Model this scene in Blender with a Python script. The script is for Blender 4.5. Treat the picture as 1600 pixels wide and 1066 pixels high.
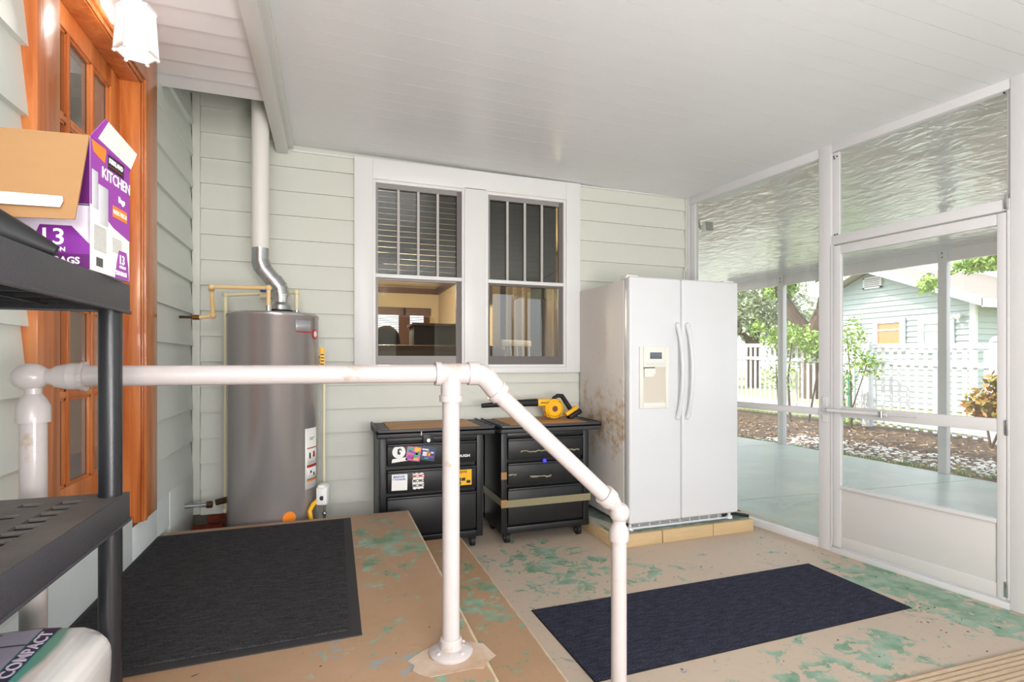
import bpy, bmesh, math, random
from mathutils import Vector, Matrix
R = math.radians
random.seed(7)
SC = bpy.context.scene
COL = SC.collection
for o in list(bpy.data.objects): bpy.data.objects.remove(o)

# ------------------------------------------------------------------ camera
HEAD = math.atan(285/820)
cam = bpy.data.cameras.new('camera'); co = bpy.data.objects.new('camera', cam); COL.objects.link(co)
co.location = (0, 0, 1.27); co.rotation_euler = (R(90), 0, -HEAD)
cam.sensor_width = 36; cam.lens = 820/1600*36; cam.shift_y = (565-533)/1600
cam.clip_start = .02; cam.clip_end = 300
SC.camera = co
SC.view_settings.view_transform = 'Standard'; SC.view_settings.look = 'None'
SC.view_settings.gamma = 1; SC.view_settings.use_curve_mapping = False
SC.view_settings.exposure = 0.58
# ------------------------------------------------------------------ world, sun
wd = bpy.data.worlds.new('sky'); SC.world = wd; wd.use_nodes = True
wn = wd.node_tree.nodes; wl = wd.node_tree.links
sky = wn.new('ShaderNodeTexSky'); sky.sky_type = 'NISHITA'; sky.sun_disc = False
sky.sun_elevation = R(48); sky.sun_rotation = R(-61); sky.air_density = 1.0; sky.dust_density = 4.0; sky.altitude = 0
mxw = wn.new('ShaderNodeMix'); mxw.data_type = 'RGBA'; mxw.inputs[0].default_value = .55
wl.new(sky.outputs[0], mxw.inputs[6]); mxw.inputs[7].default_value = (8.5, 8.6, 8.8, 1)
bg = wn['Background']; wl.new(mxw.outputs[2], bg.inputs[0]); bg.inputs[1].default_value = 0.30
sl = bpy.data.lights.new('sun', 'SUN'); sl.energy = 3.6; sl.angle = R(.6); sl.color = (1, .95, .87)
so = bpy.data.objects.new('sun', sl); COL.objects.link(so)
so.rotation_euler = Vector((-1, .55, 1.25)).to_track_quat('Z', 'Y').to_euler()
def area(name, loc, target, sx, sy, energy, color=(1, 1, 1)):
    l = bpy.data.lights.new(name, 'AREA'); l.shape = 'RECTANGLE'; l.size = sx; l.size_y = sy; l.energy = energy; l.color = color
    o = bpy.data.objects.new(name, l); COL.objects.link(o); o.location = loc
    o.rotation_euler = (Vector(loc)-Vector(target)).to_track_quat('Z', 'Y').to_euler(); return o
# two soft fill lights added behind the camera, one aimed at the ceiling
area('rear_fill_light', (.0, -2.2, 1.9), (.4, 3.2, 1.4), 1.3, 1.6, 70, (1, .995, .99))
area('ceiling_fill_light', (.9, -1.0, .95), (1.5, 1.2, 2.75), 1.2, .9, 58, (1, .985, .98))

# ------------------------------------------------------------------ materials
def hx(h):
    h = h.lstrip('#'); v = [int(h[i:i+2], 16)/255 for i in (0, 2, 4)]
    return tuple((c/12.92 if c <= .04045 else ((c+.055)/1.055)**2.4) for c in v)+(1,)
class NT:
    def __init__(s, m): s.t = m.node_tree; s.n = s.t.nodes; s.l = s.t.links
    def new(s, k, **kw):
        x = s.n.new(k)
        for a, b in kw.items(): setattr(x, a, b)
        return x
    def coord(s, scale=(1, 1, 1), kind='Object'):
        c = s.new('ShaderNodeTexCoord'); m = s.new('ShaderNodeMapping'); s.l.new(c.outputs[kind], m.inputs[0])
        m.inputs['Scale'].default_value = scale; return m.outputs[0]
    def noise(s, vec, scale, detail=4, rough=.55, dist=0):
        x = s.new('ShaderNodeTexNoise'); s.l.new(vec, x.inputs['Vector']); x.inputs['Scale'].default_value = scale
        x.inputs['Detail'].default_value = detail; x.inputs['Roughness'].default_value = rough; x.inputs['Distortion'].default_value = dist
        return x.outputs[0]
    def ramp(s, fac, stops):
        x = s.new('ShaderNodeValToRGB'); s.l.new(fac, x.inputs[0]); e = x.color_ramp.elements
        while len(e) < len(stops): e.new(.5)
        for i, (p, c) in enumerate(stops):
            e[i].position = p; e[i].color = c if len(c) == 4 else tuple(c)+(1,)
        return x.outputs[0]
    def mix(s, fac, a, b, kind='MIX'):
        x = s.new('ShaderNodeMix', data_type='RGBA', blend_type=kind)
        for i, v in ((0, fac), (6, a), (7, b)):
            if hasattr(v, 'links') or isinstance(v, bpy.types.NodeSocket): s.l.new(v, x.inputs[i])
            else: x.inputs[i].default_value = v
        return x.outputs[2]
    def math(s, op, a, b=0.0, c=None):
        x = s.new('ShaderNodeMath', operation=op)
        for i, v in enumerate((a, b) if c is None else (a, b, c)):
            if isinstance(v, bpy.types.NodeSocket): s.l.new(v, x.inputs[i])
            else: x.inputs[i].default_value = v
        return x.outputs[0]
    def bump(s, h, strength, dist=.01):
        x = s.new('ShaderNodeBump'); s.l.new(h, x.inputs['Height']); x.inputs['Strength'].default_value = strength
        x.inputs['Distance'].default_value = dist; return x.outputs[0]
W4, K4 = (1, 1, 1, 1), (0, 0, 0, 1)
def mat(name, col, rough=.5, metal=0, spec=.5, var=0, vs=4, stretch=(1, 1, 1), bump=0, bs=60, coat=0, col2=None):
    m = bpy.data.materials.new(name); m.use_nodes = True; t = NT(m); p = t.n['Principled BSDF']
    c = hx(col) if isinstance(col, str) else col
    p.inputs['Base Color'].default_value = c; p.inputs['Roughness'].default_value = rough
    p.inputs['Metallic'].default_value = metal; p.inputs['Specular IOR Level'].default_value = spec
    p.inputs['Coat Weight'].default_value = coat
    if var or col2:
        v = t.coord(stretch); n = t.noise(v, vs, 6, .6)
        c2 = hx(col2) if col2 else tuple(q*(1-var) for q in c[:3])+(1,)
        t.l.new(t.ramp(n, [(.35, c), (.68, c2)]), p.inputs['Base Color'])
    if bump:
        v = t.coord(stretch); t.l.new(t.bump(t.noise(v, bs, 4), bump), p.inputs['Normal'])
    return m
def P(m): return m.node_tree.nodes['Principled BSDF']
def emit(name, col, s):
    m = mat(name, col); P(m).inputs['Emission Color'].default_value = hx(col); P(m).inputs['Emission Strength'].default_value = s; return m
def glassy(name, tint, gloss=.08, rough=.02, haze=0.0, wave=0):
    m = bpy.data.materials.new(name); m.use_nodes = True; t = NT(m); t.n.remove(t.n['Principled BSDF'])
    out = t.n['Material Output']; tr = t.new('ShaderNodeBsdfTransparent'); tr.inputs[0].default_value = hx(tint)
    gl = t.new('ShaderNodeBsdfGlossy'); gl.inputs['Roughness'].default_value = rough; gl.inputs[0].default_value = (1, 1, 1, 1)
    lw = t.new('ShaderNodeLayerWeight')          # Schlick reflectance, the same from either side of a thin pane
    f = t.math('ADD', t.math('MULTIPLY', t.math('POWER', lw.outputs['Facing'], 5.0), .95), .04+gloss)
    if wave:
        b = t.bump(t.noise(t.coord((1, 1, 1)), wave, 2), .25, .02); t.l.new(b, gl.inputs['Normal'])
    mx = t.new('ShaderNodeMixShader'); t.l.new(f, mx.inputs[0]); t.l.new(tr.outputs[0], mx.inputs[1]); t.l.new(gl.outputs[0], mx.inputs[2])
    last = mx.outputs[0]
    if haze:
        df = t.new('ShaderNodeBsdfDiffuse'); df.inputs[0].default_value = (.9, .9, .9, 1)
        m2 = t.new('ShaderNodeMixShader'); m2.inputs[0].default_value = haze; t.l.new(last, m2.inputs[1]); t.l.new(df.outputs[0], m2.inputs[2]); last = m2.outputs[0]
    t.l.new(last, out.inputs[0]); return m

M = {}
M['siding'] = mat('sage siding paint', '#d2d3ca', .5, var=.04, vs=2, bump=.06, bs=90, stretch=(.3, .3, 1))
M['siding_l'] = mat('pale sage siding paint', '#d6dbd6', .45, var=.03, vs=2, bump=.05, bs=90)
M['base_white'] = mat('white base board paint', '#dfe6e6', .5, var=.05, vs=6)
M['trim'] = mat('white trim paint', '#e0dfdf', .4, var=.02, vs=3)
M['ceil'] = mat('glossy white ceiling panel', '#e2e3e5', .32, var=.03, vs=1.5, bump=.05, bs=30)
M['soffit'] = mat('white soffit board', '#e8e5e8', .4, var=.03)
M['alu'] = mat('white painted aluminium', '#d2d0d1', .35, var=.02)
M['kick'] = mat('grey white door panel', '#cfccca', .4, var=.03, vs=3)
M['pipe'] = None
M['frid'] = mat('white enamel', '#d9dadd', .28, bump=.05, bs=250)
M['fridgrey'] = mat('fridge off white plastic', '#e4e2da', .35)
M['black'] = mat('black moulded plastic', '#17171a', .38, bump=.12, bs=300, var=.2)
M['blackm'] = mat('black drawer face', '#131316', .45, var=.35, vs=9)
M['grey_plastic'] = mat('dark grey tray plastic', '#38383c', .45, bump=.1, bs=300)
M['shelfm'] = mat('black resin shelf', '#3d3d44', .42, bump=.2, bs=260, var=.15, vs=8)
M['shelftop'] = mat('dusty grey resin shelf top', '#6a6461', .6, bump=.2, bs=260, col2='#4e4947', vs=6)
M['postm'] = mat('black resin post', '#1d1d22', .3, bump=.06, bs=250)
M['rubber'] = mat('black rubber', '#141416', .6)
M['tank'] = mat('grey tank enamel', '#a5a09f', .25, metal=.5, var=.04, vs=1)
M['tankcap'] = mat('tank cap grey', '#6b6564', .35, metal=.3)
M['galv'] = mat('galvanised steel', '#c7c9cc', .25, metal=.9, var=.25, vs=12)
M['cpvc'] = mat('cream cpvc', '#e8cf9e', .4, col2='#e2b777', vs=5)
M['cpvc2'] = mat('pale cream cpvc', '#e3d9b4', .4)
M['brass'] = mat('old brass', '#8a5b2c', .35, metal=.8)
M['copper'] = mat('dark copper', '#4c3627', .4, metal=.7)
M['brick'] = mat('red brick', '#8a3c28', .9, var=.5, vs=14, bump=.4, bs=60)
M['mortar'] = mat('mortar and dirt', '#6e665c', .95, var=.3)
M['mirrorgrey'] = mat('grey window frame', '#8d8886', .5)
M['darkgrey'] = mat('dark grey window frame', '#66605f', .5)
M['muntin'] = mat('light grey muntin', '#b5b0ad', .5)
M['slat'] = mat('dark blind slat', '#3d3735', .45)
M['yellow'] = mat('yellow tool plastic', '#f0b411', .35)
M['orange'] = mat('orange sticker', '#f58a24', .5)
M['white'] = mat('plain white', '#f2f2f2', .5)
M['paper'] = mat('white paper label', '#efeeea', .6)
M['card'] = mat('brown cardboard', '#a57c52', .8, var=.08, vs=6, stretch=(1, 8, 1))
M['purple'] = mat('purple print', '#7a2a8c', .4)
M['magenta'] = mat('violet print', '#9c3cab', .4)
M['dpurple'] = mat('dark purple print', '#5d1f63', .4)
M['lilac'] = mat('lilac white print', '#e3d6e8', .45)
M['red'] = mat('red print', '#c4262e', .4)
M['navy'] = mat('navy print', '#1d2350', .4)
M['blue'] = mat('blue print', '#3c5ca8', .4)
M['teal'] = mat('teal print', '#3fa394', .3)
M['tape'] = glassy('clear tape', '#b9b6a4', .10, .12, .04)
M['ytape'] = mat('yellowed tape', '#8d8468', .25)
M['lumber'] = mat('cut lumber', '#cdb186', .8, var=.12, vs=5, stretch=(1, 6, 6), bump=.15, bs=40)
M['slabtop'] = mat('green grey worn board', '#7d857c', .8, col2='#4c5f56', vs=22)
M['glass'] = glassy('window glass', '#e8ecea', .02, .01)
M['glassdoor'] = glassy('door glass', '#b9b3ad', .10, .03, .10)
M['film'] = glassy('clear vinyl film', '#f7f9f8', .0, .05, .04, wave=3)
M['led'] = emit('blue indicator', '#3030ff', 1.2)
M['lamp_glass'] = glassy('frosted lantern glass', '#fbfbfb', .03, .1, .10)
M['bulb'] = emit('lit bulb', '#fff6ea', 8)
M['warmbulb'] = emit('warm lit bulb', '#ffd59a', 14)
M['leaf'] = mat('green leaf', '#6f9638', .5, col2='#b6cf6c', vs=2)
M['leafd'] = mat('dark grey green leaf', '#7f8a68', .55, col2='#b4bc9c', vs=1.5)
M['leafr'] = mat('red green croton leaf', '#c7793f', .45, col2='#5f8a2c', vs=6)
for k in ('leaf', 'leafd', 'leafr'):
    P(M[k]).inputs['Subsurface Weight'].default_value = 0
M['bark'] = mat('bark', '#6b5748', .95, var=.4, vs=10, stretch=(1, 1, .2), bump=.6, bs=20)
M['fence'] = mat('white fence paint', '#dcdee4', .5, var=.03)
M['nsid'] = mat('neighbour siding paint', '#b3bfc0', .6, var=.03)
M['shingle'] = mat('pale roof shingle', '#a39a92', .9, var=.3, vs=20)
M['shell'] = mat('white stone', '#dcdad4', .8, var=.15, vs=3)
M['beige'] = mat('beige room wall', '#cdb896', .7)
M['cream'] = mat('cream room ceiling', '#e6d2a6', .7)
M['brownwood'] = mat('brown room woodwork', '#5a3322', .45)
M['brownleather'] = mat('brown leather', '#4b352a', .5)
M['dark'] = mat('dark interior', '#2b2623', .6)
M['curtain'] = mat('grey brown curtain', '#8a7a66', .8, var=.3, vs=10, stretch=(8, 8, .3))
M['lit'] = emit('bright outdoor view', '#f4f6ff', 1.6)
M['rust'] = mat('rust chipped paint', '#7a4d33', .9)

def wood_mat():
    m = mat('orange varnished pine', '#c8692f', .28, coat=.3); t = NT(m)
    v = t.coord((7, 7, .5)); n = t.noise(v, 3, 8, .6, .6)
    c = t.ramp(n, [(.3, hx('#a95424')), (.5, hx('#c57038')), (.72, hx('#d98f52'))])
    t.l.new(c, P(m).inputs['Base Color']); t.l.new(t.bump(n, .08), P(m).inputs['Normal']); return m
M['wood'] = wood_mat()
def woodtop_mat():
    m = mat('particle board top', '#b3824e', .5); t = NT(m)
    n = t.noise(t.coord((1, 8, 1)), 4, 8, .6, .3)
    t.l.new(t.ramp(n, [(.3, hx('#96683a')), (.55, hx('#b88550')), (.75, hx('#cb9a63'))]), P(m).inputs['Base Color']); return m
M['woodtop'] = woodtop_mat()
def paint_floor(name, base1, base2, green, thr, region=None, edge=None):
    m = mat(name, base1, .55); t = NT(m); v = t.coord()
    b = t.ramp(t.noise(v, 1.3, 8, .65), [(.3, hx(base1)), (.7, hx(base2))])
    b = t.mix(t.ramp(t.noise(v, 30, 6, .7), [(.55, K4), (.8, (.35, .35, .35, 1))]), b, hx('#8a6a50'))
    fine = t.noise(v, 8.5, 10, .74, .5)
    big = t.noise(v, 1.0, 2, .5)
    s = t.math('ADD', fine, t.math('MULTIPLY', t.math('SUBTRACT', big, .5), .35))
    if region:                       # worn patch of old paint with its own place on the floor
        sx = t.new('ShaderNodeSeparateXYZ'); t.l.new(v, sx.inputs[0])
        for (cx, cy, rx, ry, amt) in region:
            dx = t.math('DIVIDE', t.math('SUBTRACT', sx.outputs[0], cx), rx); dy = t.math('DIVIDE', t.math('SUBTRACT', sx.outputs[1], cy), ry)
            d = t.math('ADD', t.math('MULTIPLY', dx, dx), t.math('MULTIPLY', dy, dy))
            g = t.math('MULTIPLY', t.math('MAXIMUM', t.math('SUBTRACT', 1, d), 0), amt)
            s = t.math('ADD', s, g)
    msk = t.ramp(s, [(thr, K4), (thr+.015, W4)])
    gcol = t.ramp(t.noise(v, 9, 5), [(.4, hx(green)), (.62, hx('#93b3a2'))])
    c = t.mix(t.math('MULTIPLY', msk, t.math('ADD', t.noise(v, 14, 4), .32)), b, gcol)
    s2 = t.noise(t.coord((1.0, 1.3, 1)), 4.2, 9, .7, 1.2)
    c = t.mix(t.ramp(s2, [(.64, K4), (.65, W4)]), c, hx('#8e979c'))
    if edge:                         # paint rubbed off along the nosing
        ex = t.new('ShaderNodeSeparateXYZ'); t.l.new(v, ex.inputs[0])
        e_ = t.math('ADD', ex.outputs[0], t.math('MULTIPLY', t.math('SUBTRACT', t.noise(v, 12, 5), .5), .022))
        c = t.mix(t.ramp(t.math('ADD', t.math('MULTIPLY', t.math('SUBTRACT', e_, edge), 40), .5), [(.2, K4), (.5, (.85, .85, .85, 1))]), c, hx('#d3c5a6'))
    s3 = t.noise(v, 40, 2, .5)
    c = t.mix(t.ramp(s3, [(.76, K4), (.78, W4)]), c, hx('#4d4038'))
    t.l.new(c, P(m).inputs['Base Color'])
    h = t.math('ADD', t.math('MULTIPLY', msk, -.4), t.math('MULTIPLY', t.noise(v, 60, 4), .4))
    t.l.new(t.bump(h, .25, .004), P(m).inputs['Normal'])
    return m
M['floor'] = paint_floor('worn tan and green floor paint', '#c6b19c', '#b9ab9d', '#5c9177', .60,
                         [(3.08, 1.95, .35, .7, .20), (2.3, 1.66, 1.0, .22, .08), (1.6, 2.7, .7, .22, .07), (1.2, 3.0, .5, .5, .07), (2.7, 2.75, .3, .2, .04)])
M['landing'] = paint_floor('worn tan landing paint', '#b09074', '#a08062', '#568a6c', .605,
                           [(.28, 2.75, .25, .6, .12), (.25, 1.95, .25, .4, .10), (.66, 2.3, .15, .7, .12)], edge=.452)
M['step'] = paint_floor('worn tan step paint', '#b09074', '#a08062', '#568a6c', .605, [(.62, 2.35, .18, .8, .14)], edge=.767)
def slab_mat():
    m = mat('green painted patio slab', '#a5afac', .35, coat=.1); t = NT(m); v = t.coord()
    c = t.ramp(t.noise(v, .8, 8, .65), [(.3, hx('#aab5b2')), (.5, hx('#929f9b')), (.7, hx('#b5b7b2'))])
    t.l.new(c, P(m).inputs['Base Color']); t.l.new(t.bump(t.noise(v, 6, 5), .06), P(m).inputs['Normal']); return m
M['slab'] = slab_mat()
def mulch_mat():
    m = mat('dry mulch', '#5b4636', .95); t = NT(m); v = t.coord()
    c = t.ramp(t.noise(v, 9, 10, .75), [(.3, hx('#33271f')), (.5, hx('#5a4637')), (.62, hx('#8c765c')), (.75, hx('#3b4a26'))])
    t.l.new(c, P(m).inputs['Base Color']); t.l.new(t.bump(t.noise(v, 25, 6, .7), 1, .05), P(m).inputs['Normal']); return m
M['mulch'] = mulch_mat()
M['grass'] = mat('grass', '#8a9a66', .9, col2='#b5b58a', vs=1.2, bump=.8, bs=20)
def carpet(name, a, b, wave=None):
    m = mat(name, a, .95, spec=.1); t = NT(m); v = t.coord((1, 1, 1) if not wave else wave)
    n = t.noise(v, 160, 4, .8); w = t.noise(t.coord((3, 14, 1)), 5, 5)
    c = t.ramp(t.math('ADD', t.math('MULTIPLY', n, .75), t.math('MULTIPLY', w, .25)), [(.42, hx(a)), (.72, hx(b))])
    t.l.new(c, P(m).inputs['Base Color']); t.l.new(t.bump(t.noise(v, 220, 3), .8, .01), P(m).inputs['Normal']); return m
M['mat1'] = carpet('charcoal ribbed carpet', '#2b2b2d', '#67676a', (1, 3, 1))
M['mat2'] = carpet('navy black carpet', '#1f2029', '#5b5e74')
M['jute'] = carpet('straw coloured jute', '#c9ae90', '#ecd9bf', (1, 3, 1))
def pipe_mat():
    m = mat('thick white pipe paint', '#d6cdcc', .3, coat=.2); t = NT(m); v = t.coord()
    n = t.noise(v, 7, 8, .7); c = t.ramp(n, [(.0, hx('#c6bdbc')), (.62, hx('#bdb4b3')), (.70, hx('#b09a86')), (.8, hx('#6f5c4e'))])
    t.l.new(c, P(m).inputs['Base Color']); t.l.new(t.bump(t.noise(v, 40, 3), .08), P(m).inputs['Normal']); return m
M['pipe'] = pipe_mat()
def fridge_side():
    m = mat('stained fridge side enamel', '#dcd5ce', .4); t = NT(m); v = t.coord()
    s = t.new('ShaderNodeSeparateXYZ'); t.l.new(v, s.inputs[0])
    zz = t.math('SUBTRACT', 1, t.math('ABSOLUTE', t.math('DIVIDE', t.math('SUBTRACT', s.outputs[2], .72), .42)))
    n = t.noise(v, 9, 8, .75); k = t.math('ADD', n, t.math('MULTIPLY', t.math('MAXIMUM', zz, 0), .22))
    c = t.ramp(k, [(.60, hx('#d6d0cc')), (.69, hx('#cbbcab')), (.80, hx('#a98a68'))])
    t.l.new(c, P(m).inputs['Base Color']); return m
M['fside'] = fridge_side()
def carport_ceiling():
    m = mat('glossy dimpled ceiling pan', '#dfe1e0', .10, spec=.9); t = NT(m)
    v = t.coord((1, .5, 1)); n = t.noise(v, 13, 3, .5, .6); n2 = t.noise(t.coord(), 2.2, 2)
    t.l.new(t.bump(t.math('ADD', n, t.math('MULTIPLY', n2, 1.0)), .5, .018), P(m).inputs['Normal'])
    P(m).inputs['Metallic'].default_value = .3; return m
M['cpceil'] = carport_ceiling()

# ------------------------------------------------------------------ mesh helpers
class MB:
    def __init__(s): s.b = bmesh.new()
    def _xf(s, vs, mtx):
        if mtx is not None: bmesh.ops.transform(s.b, matrix=mtx, verts=vs)
    def box(s, x0, x1, y0, y1, z0, z1, bev=0, seg=2, mtx=None):
        r = bmesh.ops.create_cube(s.b, size=1); vs = r['verts']
        for v in vs: v.co = Vector(((x0+x1)/2+v.co.x*(x1-x0), (y0+y1)/2+v.co.y*(y1-y0), (z0+z1)/2+v.co.z*(z1-z0)))
        if bev:
            es = list({e for v in vs for e in v.link_edges})
            q = bmesh.ops.bevel(s.b, geom=es, offset=min(bev, abs(x1-x0)*.45, abs(y1-y0)*.45, abs(z1-z0)*.45), segments=seg, affect='EDGES', profile=.5)
            vs = list({v for f in q['faces'] for v in f.verts} | {v for v in vs if v.is_valid})
        s._xf(vs, mtx); return s
    def cone(s, p0, p1, r0, r1=None, n=24, cap=True):
        r1 = r0 if r1 is None else r1; p0, p1 = Vector(p0), Vector(p1); d = p1-p0
        q = d.to_track_quat('Z', 'Y').to_matrix().to_4x4()
        bmesh.ops.create_cone(s.b, cap_ends=cap, segments=n, radius1=r0, radius2=max(r1, 1e-5), depth=d.length, matrix=Matrix.Translation((p0+p1)/2) @ q); return s
    def ball(s, c, r, sc=(1, 1, 1), n=20):
        bmesh.ops.create_uvsphere(s.b, u_segments=n, v_segments=n//2+2, radius=r, matrix=Matrix.Translation(c) @ Matrix.Diagonal((*sc, 1))); return s
    def tube(s, pts, r, n=14, cap=True):
        pts = [Vector(p) for p in pts]; rings = []; up = None
        for i, p in enumerate(pts):
            a = pts[max(i-1, 0)]; c = pts[min(i+1, len(pts)-1)]; t = (c-a).normalized()
            if up is None:
                up = Vector((0, 0, 1)) if abs(t.z) < .9 else Vector((1, 0, 0))
            x = t.cross(up).normalized(); y = x.cross(t).normalized(); up = y
            rr = r[i] if isinstance(r, (list, tuple)) else r
            rings.append([s.b.verts.new(p+(x*math.cos(k*2*math.pi/n)+y*math.sin(k*2*math.pi/n))*rr) for k in range(n)])
        for a, c in zip(rings, rings[1:]):
            for k in range(n): s.b.faces.new((a[k], a[(k+1) % n], c[(k+1) % n], c[k]))
        if cap: s.b.faces.new(rings[0][::-1]); s.b.faces.new(rings[-1])
        return s
    def lathe(s, prof, c=(0, 0, 0), n=40):
        rings = []
        for (r, z) in prof:
            rings.append([s.b.verts.new((c[0]+r*math.cos(k*2*math.pi/n), c[1]+r*math.sin(k*2*math.pi/n), c[2]+z)) for k in range(n)])
        for a, d in zip(rings, rings[1:]):
            for k in range(n): s.b.faces.new((a[k], a[(k+1) % n], d[(k+1) % n], d[k]))
        s.b.faces.new(rings[0][::-1]); s.b.faces.new(rings[-1]); return s
    def prism(s, poly, vec):
        vec = Vector(vec); a = [s.b.verts.new(p) for p in poly]; c = [s.b.verts.new(Vector(p)+vec) for p in poly]; n = len(a)
        s.b.faces.new(a[::-1]); s.b.faces.new(c)
        for k in range(n): s.b.faces.new((a[k], a[(k+1) % n], c[(k+1) % n], c[k]))
        return s
    def mesh(s, name, m, smooth=None):
        bmesh.ops.recalc_face_normals(s.b, faces=s.b.faces); me = bpy.data.meshes.new(name); s.b.to_mesh(me); s.b.free()
        me.materials.append(m)
        if smooth is None: smooth = True
        if smooth:
            me.polygons.foreach_set('use_smooth', [True]*len(me.polygons)); me.set_sharp_from_angle(angle=R(32))
        return me
    def obj(s, name, m, parent=None, loc=None, smooth=None):
        o = bpy.data.objects.new(name, s.mesh(name, m, smooth)); COL.objects.link(o)
        if parent: o.parent = parent
        if loc: o.location = loc
        return o
def tag(o, label=None, cat=None, group=None, kind=None):
    if label: o['label'] = label
    if cat: o['category'] = cat
    if group: o['group'] = group
    if kind: o['kind'] = kind
    return o
def thing(name, label, cat, loc=(0, 0, 0), rz=0, group=None, kind=None):
    o = bpy.data.objects.new(name, None); COL.objects.link(o); o.location = loc; o.rotation_euler = (0, 0, rz); o.empty_display_size = .1
    return tag(o, label, cat, group, kind)
def B(*a, **k): return MB().box(*a, **k)
def boxo(name, m, parent, dims, bev=0, **k): return B(*dims, bev=bev, **k).obj(name, m, parent)
def cp(o, parent=None, loc=None):
    c = o.copy(); COL.objects.link(c); c.parent = parent if parent else o.parent
    if loc is not None: c.location = loc
    return c
def text(name, body, size, m, parent, org, right, up, depth=.0004, sx=1.0, align='LEFT', bold=.0):
    cu = bpy.data.curves.new('t', 'FONT'); cu.body = body; cu.size = size; cu.extrude = depth; cu.offset = bold; cu.align_x = align; cu.resolution_u = 3
    t = bpy.data.objects.new('t', cu); COL.objects.link(t); dg = bpy.context.evaluated_depsgraph_get(); dg.update()
    me = bpy.data.meshes.new_from_object(t.evaluated_get(dg)); me.name = name
    bpy.data.objects.remove(t); me.materials.clear(); me.materials.append(m)
    r = Vector(right).normalized(); u = Vector(up).normalized(); n = r.cross(u)
    mt = Matrix(((r.x*sx, u.x, n.x, org[0]), (r.y*sx, u.y, n.y, org[1]), (r.z*sx, u.z, n.z, org[2]), (0, 0, 0, 1)))
    me.transform(mt); o = bpy.data.objects.new(name, me); COL.objects.link(o); o.parent = parent; return o

# ================================================================== THE SETTING
fl = B(-.85, 3.35, -3.2, 3.95, -.12, 0).obj('floor', M['floor']); tag(fl, 'worn tan and green painted concrete porch floor', 'floor', kind='structure')
# landing and lower step
def stepmesh(x1, y1, z, name, m, lab):
    o = B(-.86, x1, .35, y1, 0, z, bev=.014, seg=3).obj(name, m); return tag(o, lab, 'step', kind='structure')
st = stepmesh(.46, 3.25, .36, 'landing', M['landing'], 'tan painted concrete landing below the orange door')
b = MB().box(.45, .775, .35, 3.20, 0, .18, bev=.014, seg=3)
tag(b.obj('step', M['step']), 'lower concrete step beside the landing', 'step', kind='structure')

# ---- back wall with siding boards
wb = thing('wall_back', 'pale sage lap sided back wall', 'wall', kind='structure')
XB0, XB1 = -.86, 3.06
b = MB(); b.box(XB0, .30, 3.945, 4.06, .27, 3.3); b.box(1.82, XB1, 3.945, 4.06, .27, 3.3); b.box(.30, 1.82, 3.945, 4.06, .27, 1.235); b.box(.30, 1.82, 3.945, 4.06, 2.58, 3.3)
b.box(.955, 1.16, 3.945, 4.06, 1.235, 2.58)
b.obj('sheathing', M['siding'], wb)
def board(x0, x1, z0, z1, parent, y=3.945):
    b = MB(); e = .0
    poly = [(x0, y-.025, z0), (x0, y+.0, z0), (x0, y+.0, z1+.006), (x0, y-.004, z1+.006)]
    b.prism(poly, (x1-x0, 0, 0)); return b.obj('siding_board', M['siding'], parent)
z0 = 1.27-.168*7
k = 0
while z0 < 3.2:
    z1 = z0+.168
    zz0 = z0
    if z1 < .30: board(-.28, XB1-.02, zz0, z1, wb)
    elif z1 < 1.2: board(-.80, XB1-.02, zz0, z1, wb)
    elif z0 < 1.2: board(-.80, XB1-.02, z0, 1.225, wb); board(-.80, .2, 1.23, z1, wb); board(1.92, XB1-.02, 1.23, z1, wb)
    elif z0 < 2.70: board(-.80, .2, z0, z1, wb); board(1.92, XB1-.02, z0, z1, wb)
    else: board(-.80, XB1-.02, z0, z1, wb)
    z0 += .168
fb = B(XB0, XB1, 3.95, 4.06, 0, .27).obj('foundation', M['mortar'], wb)
for r_ in range(4):
    x = -.86+(.1 if r_ % 2 else 0)
    while x < -.30:
        boxo('brick', M['brick'], wb, (x, x+.195, 3.925, 3.96, .005+r_*.065, .06+r_*.065), bev=.004, seg=1); x += .207
cb = B(-.845, -.80, 3.905, 3.945, .27, 3.1, bev=.003).obj('trim_1', M['siding']); tag(cb, 'vertical corner board between the two sided walls', 'trim', kind='structure')
cb = B(3.0, 3.06, 3.905, 3.945, 0.0, 2.72, bev=.003).obj('trim_2', M['siding']); tag(cb, 'vertical trim board where siding meets the screen', 'trim', kind='structure')

# ---- left wall with siding, door opening
wlft = thing('wall_left', 'pale sage sided house wall holding the orange door', 'wall', kind='structure')
b = MB(); b.box(-1.0, -.86, -3.2, 2.0, 0, 3.2); b.box(-1.0, -.86, 2.9, 4.06, 0, 3.2); b.box(-1.0, -.86, 2.0, 2.9, 0, .53); b.box(-1.0, -.86, 2.0, 2.9, 2.58, 3.2)
b.obj('sheathing', M['siding_l'], wlft)
def lboard(y0, y1, z0, z1):
    x = -.86; b = MB(); b.prism([(x+.024, y0, z0), (x, y0, z0), (x, y0, z1+.006), (x+.004, y0, z1+.006)], (0, y1-y0, 0)); b.obj('siding_board', M['siding_l'], wlft)
z0 = 1.373-.206*4
while z0 < 3.1:
    lboard(-3.0, 1.93, z0, z0+.206)
    lboard(3.06, 3.93, z0, z0+.206); z0 += .206
boxo('base_board', M['base_white'], wlft, (-.865, -.84, -3.0, 2.80, .0, .566), bev=.003); boxo('base_board', M['base_white'], wlft, (-.865, -.84, 2.80, 3.16, .0, .528), bev=.003)
b = MB(); b.prism([(-.84, 3.16, .36), (-.865, 3.16, .36), (-.865, 3.16, .549), (-.84, 3.16, .549)], (0, .21, 0)); b.obj('base_board', M['base_white'], wlft)
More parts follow.
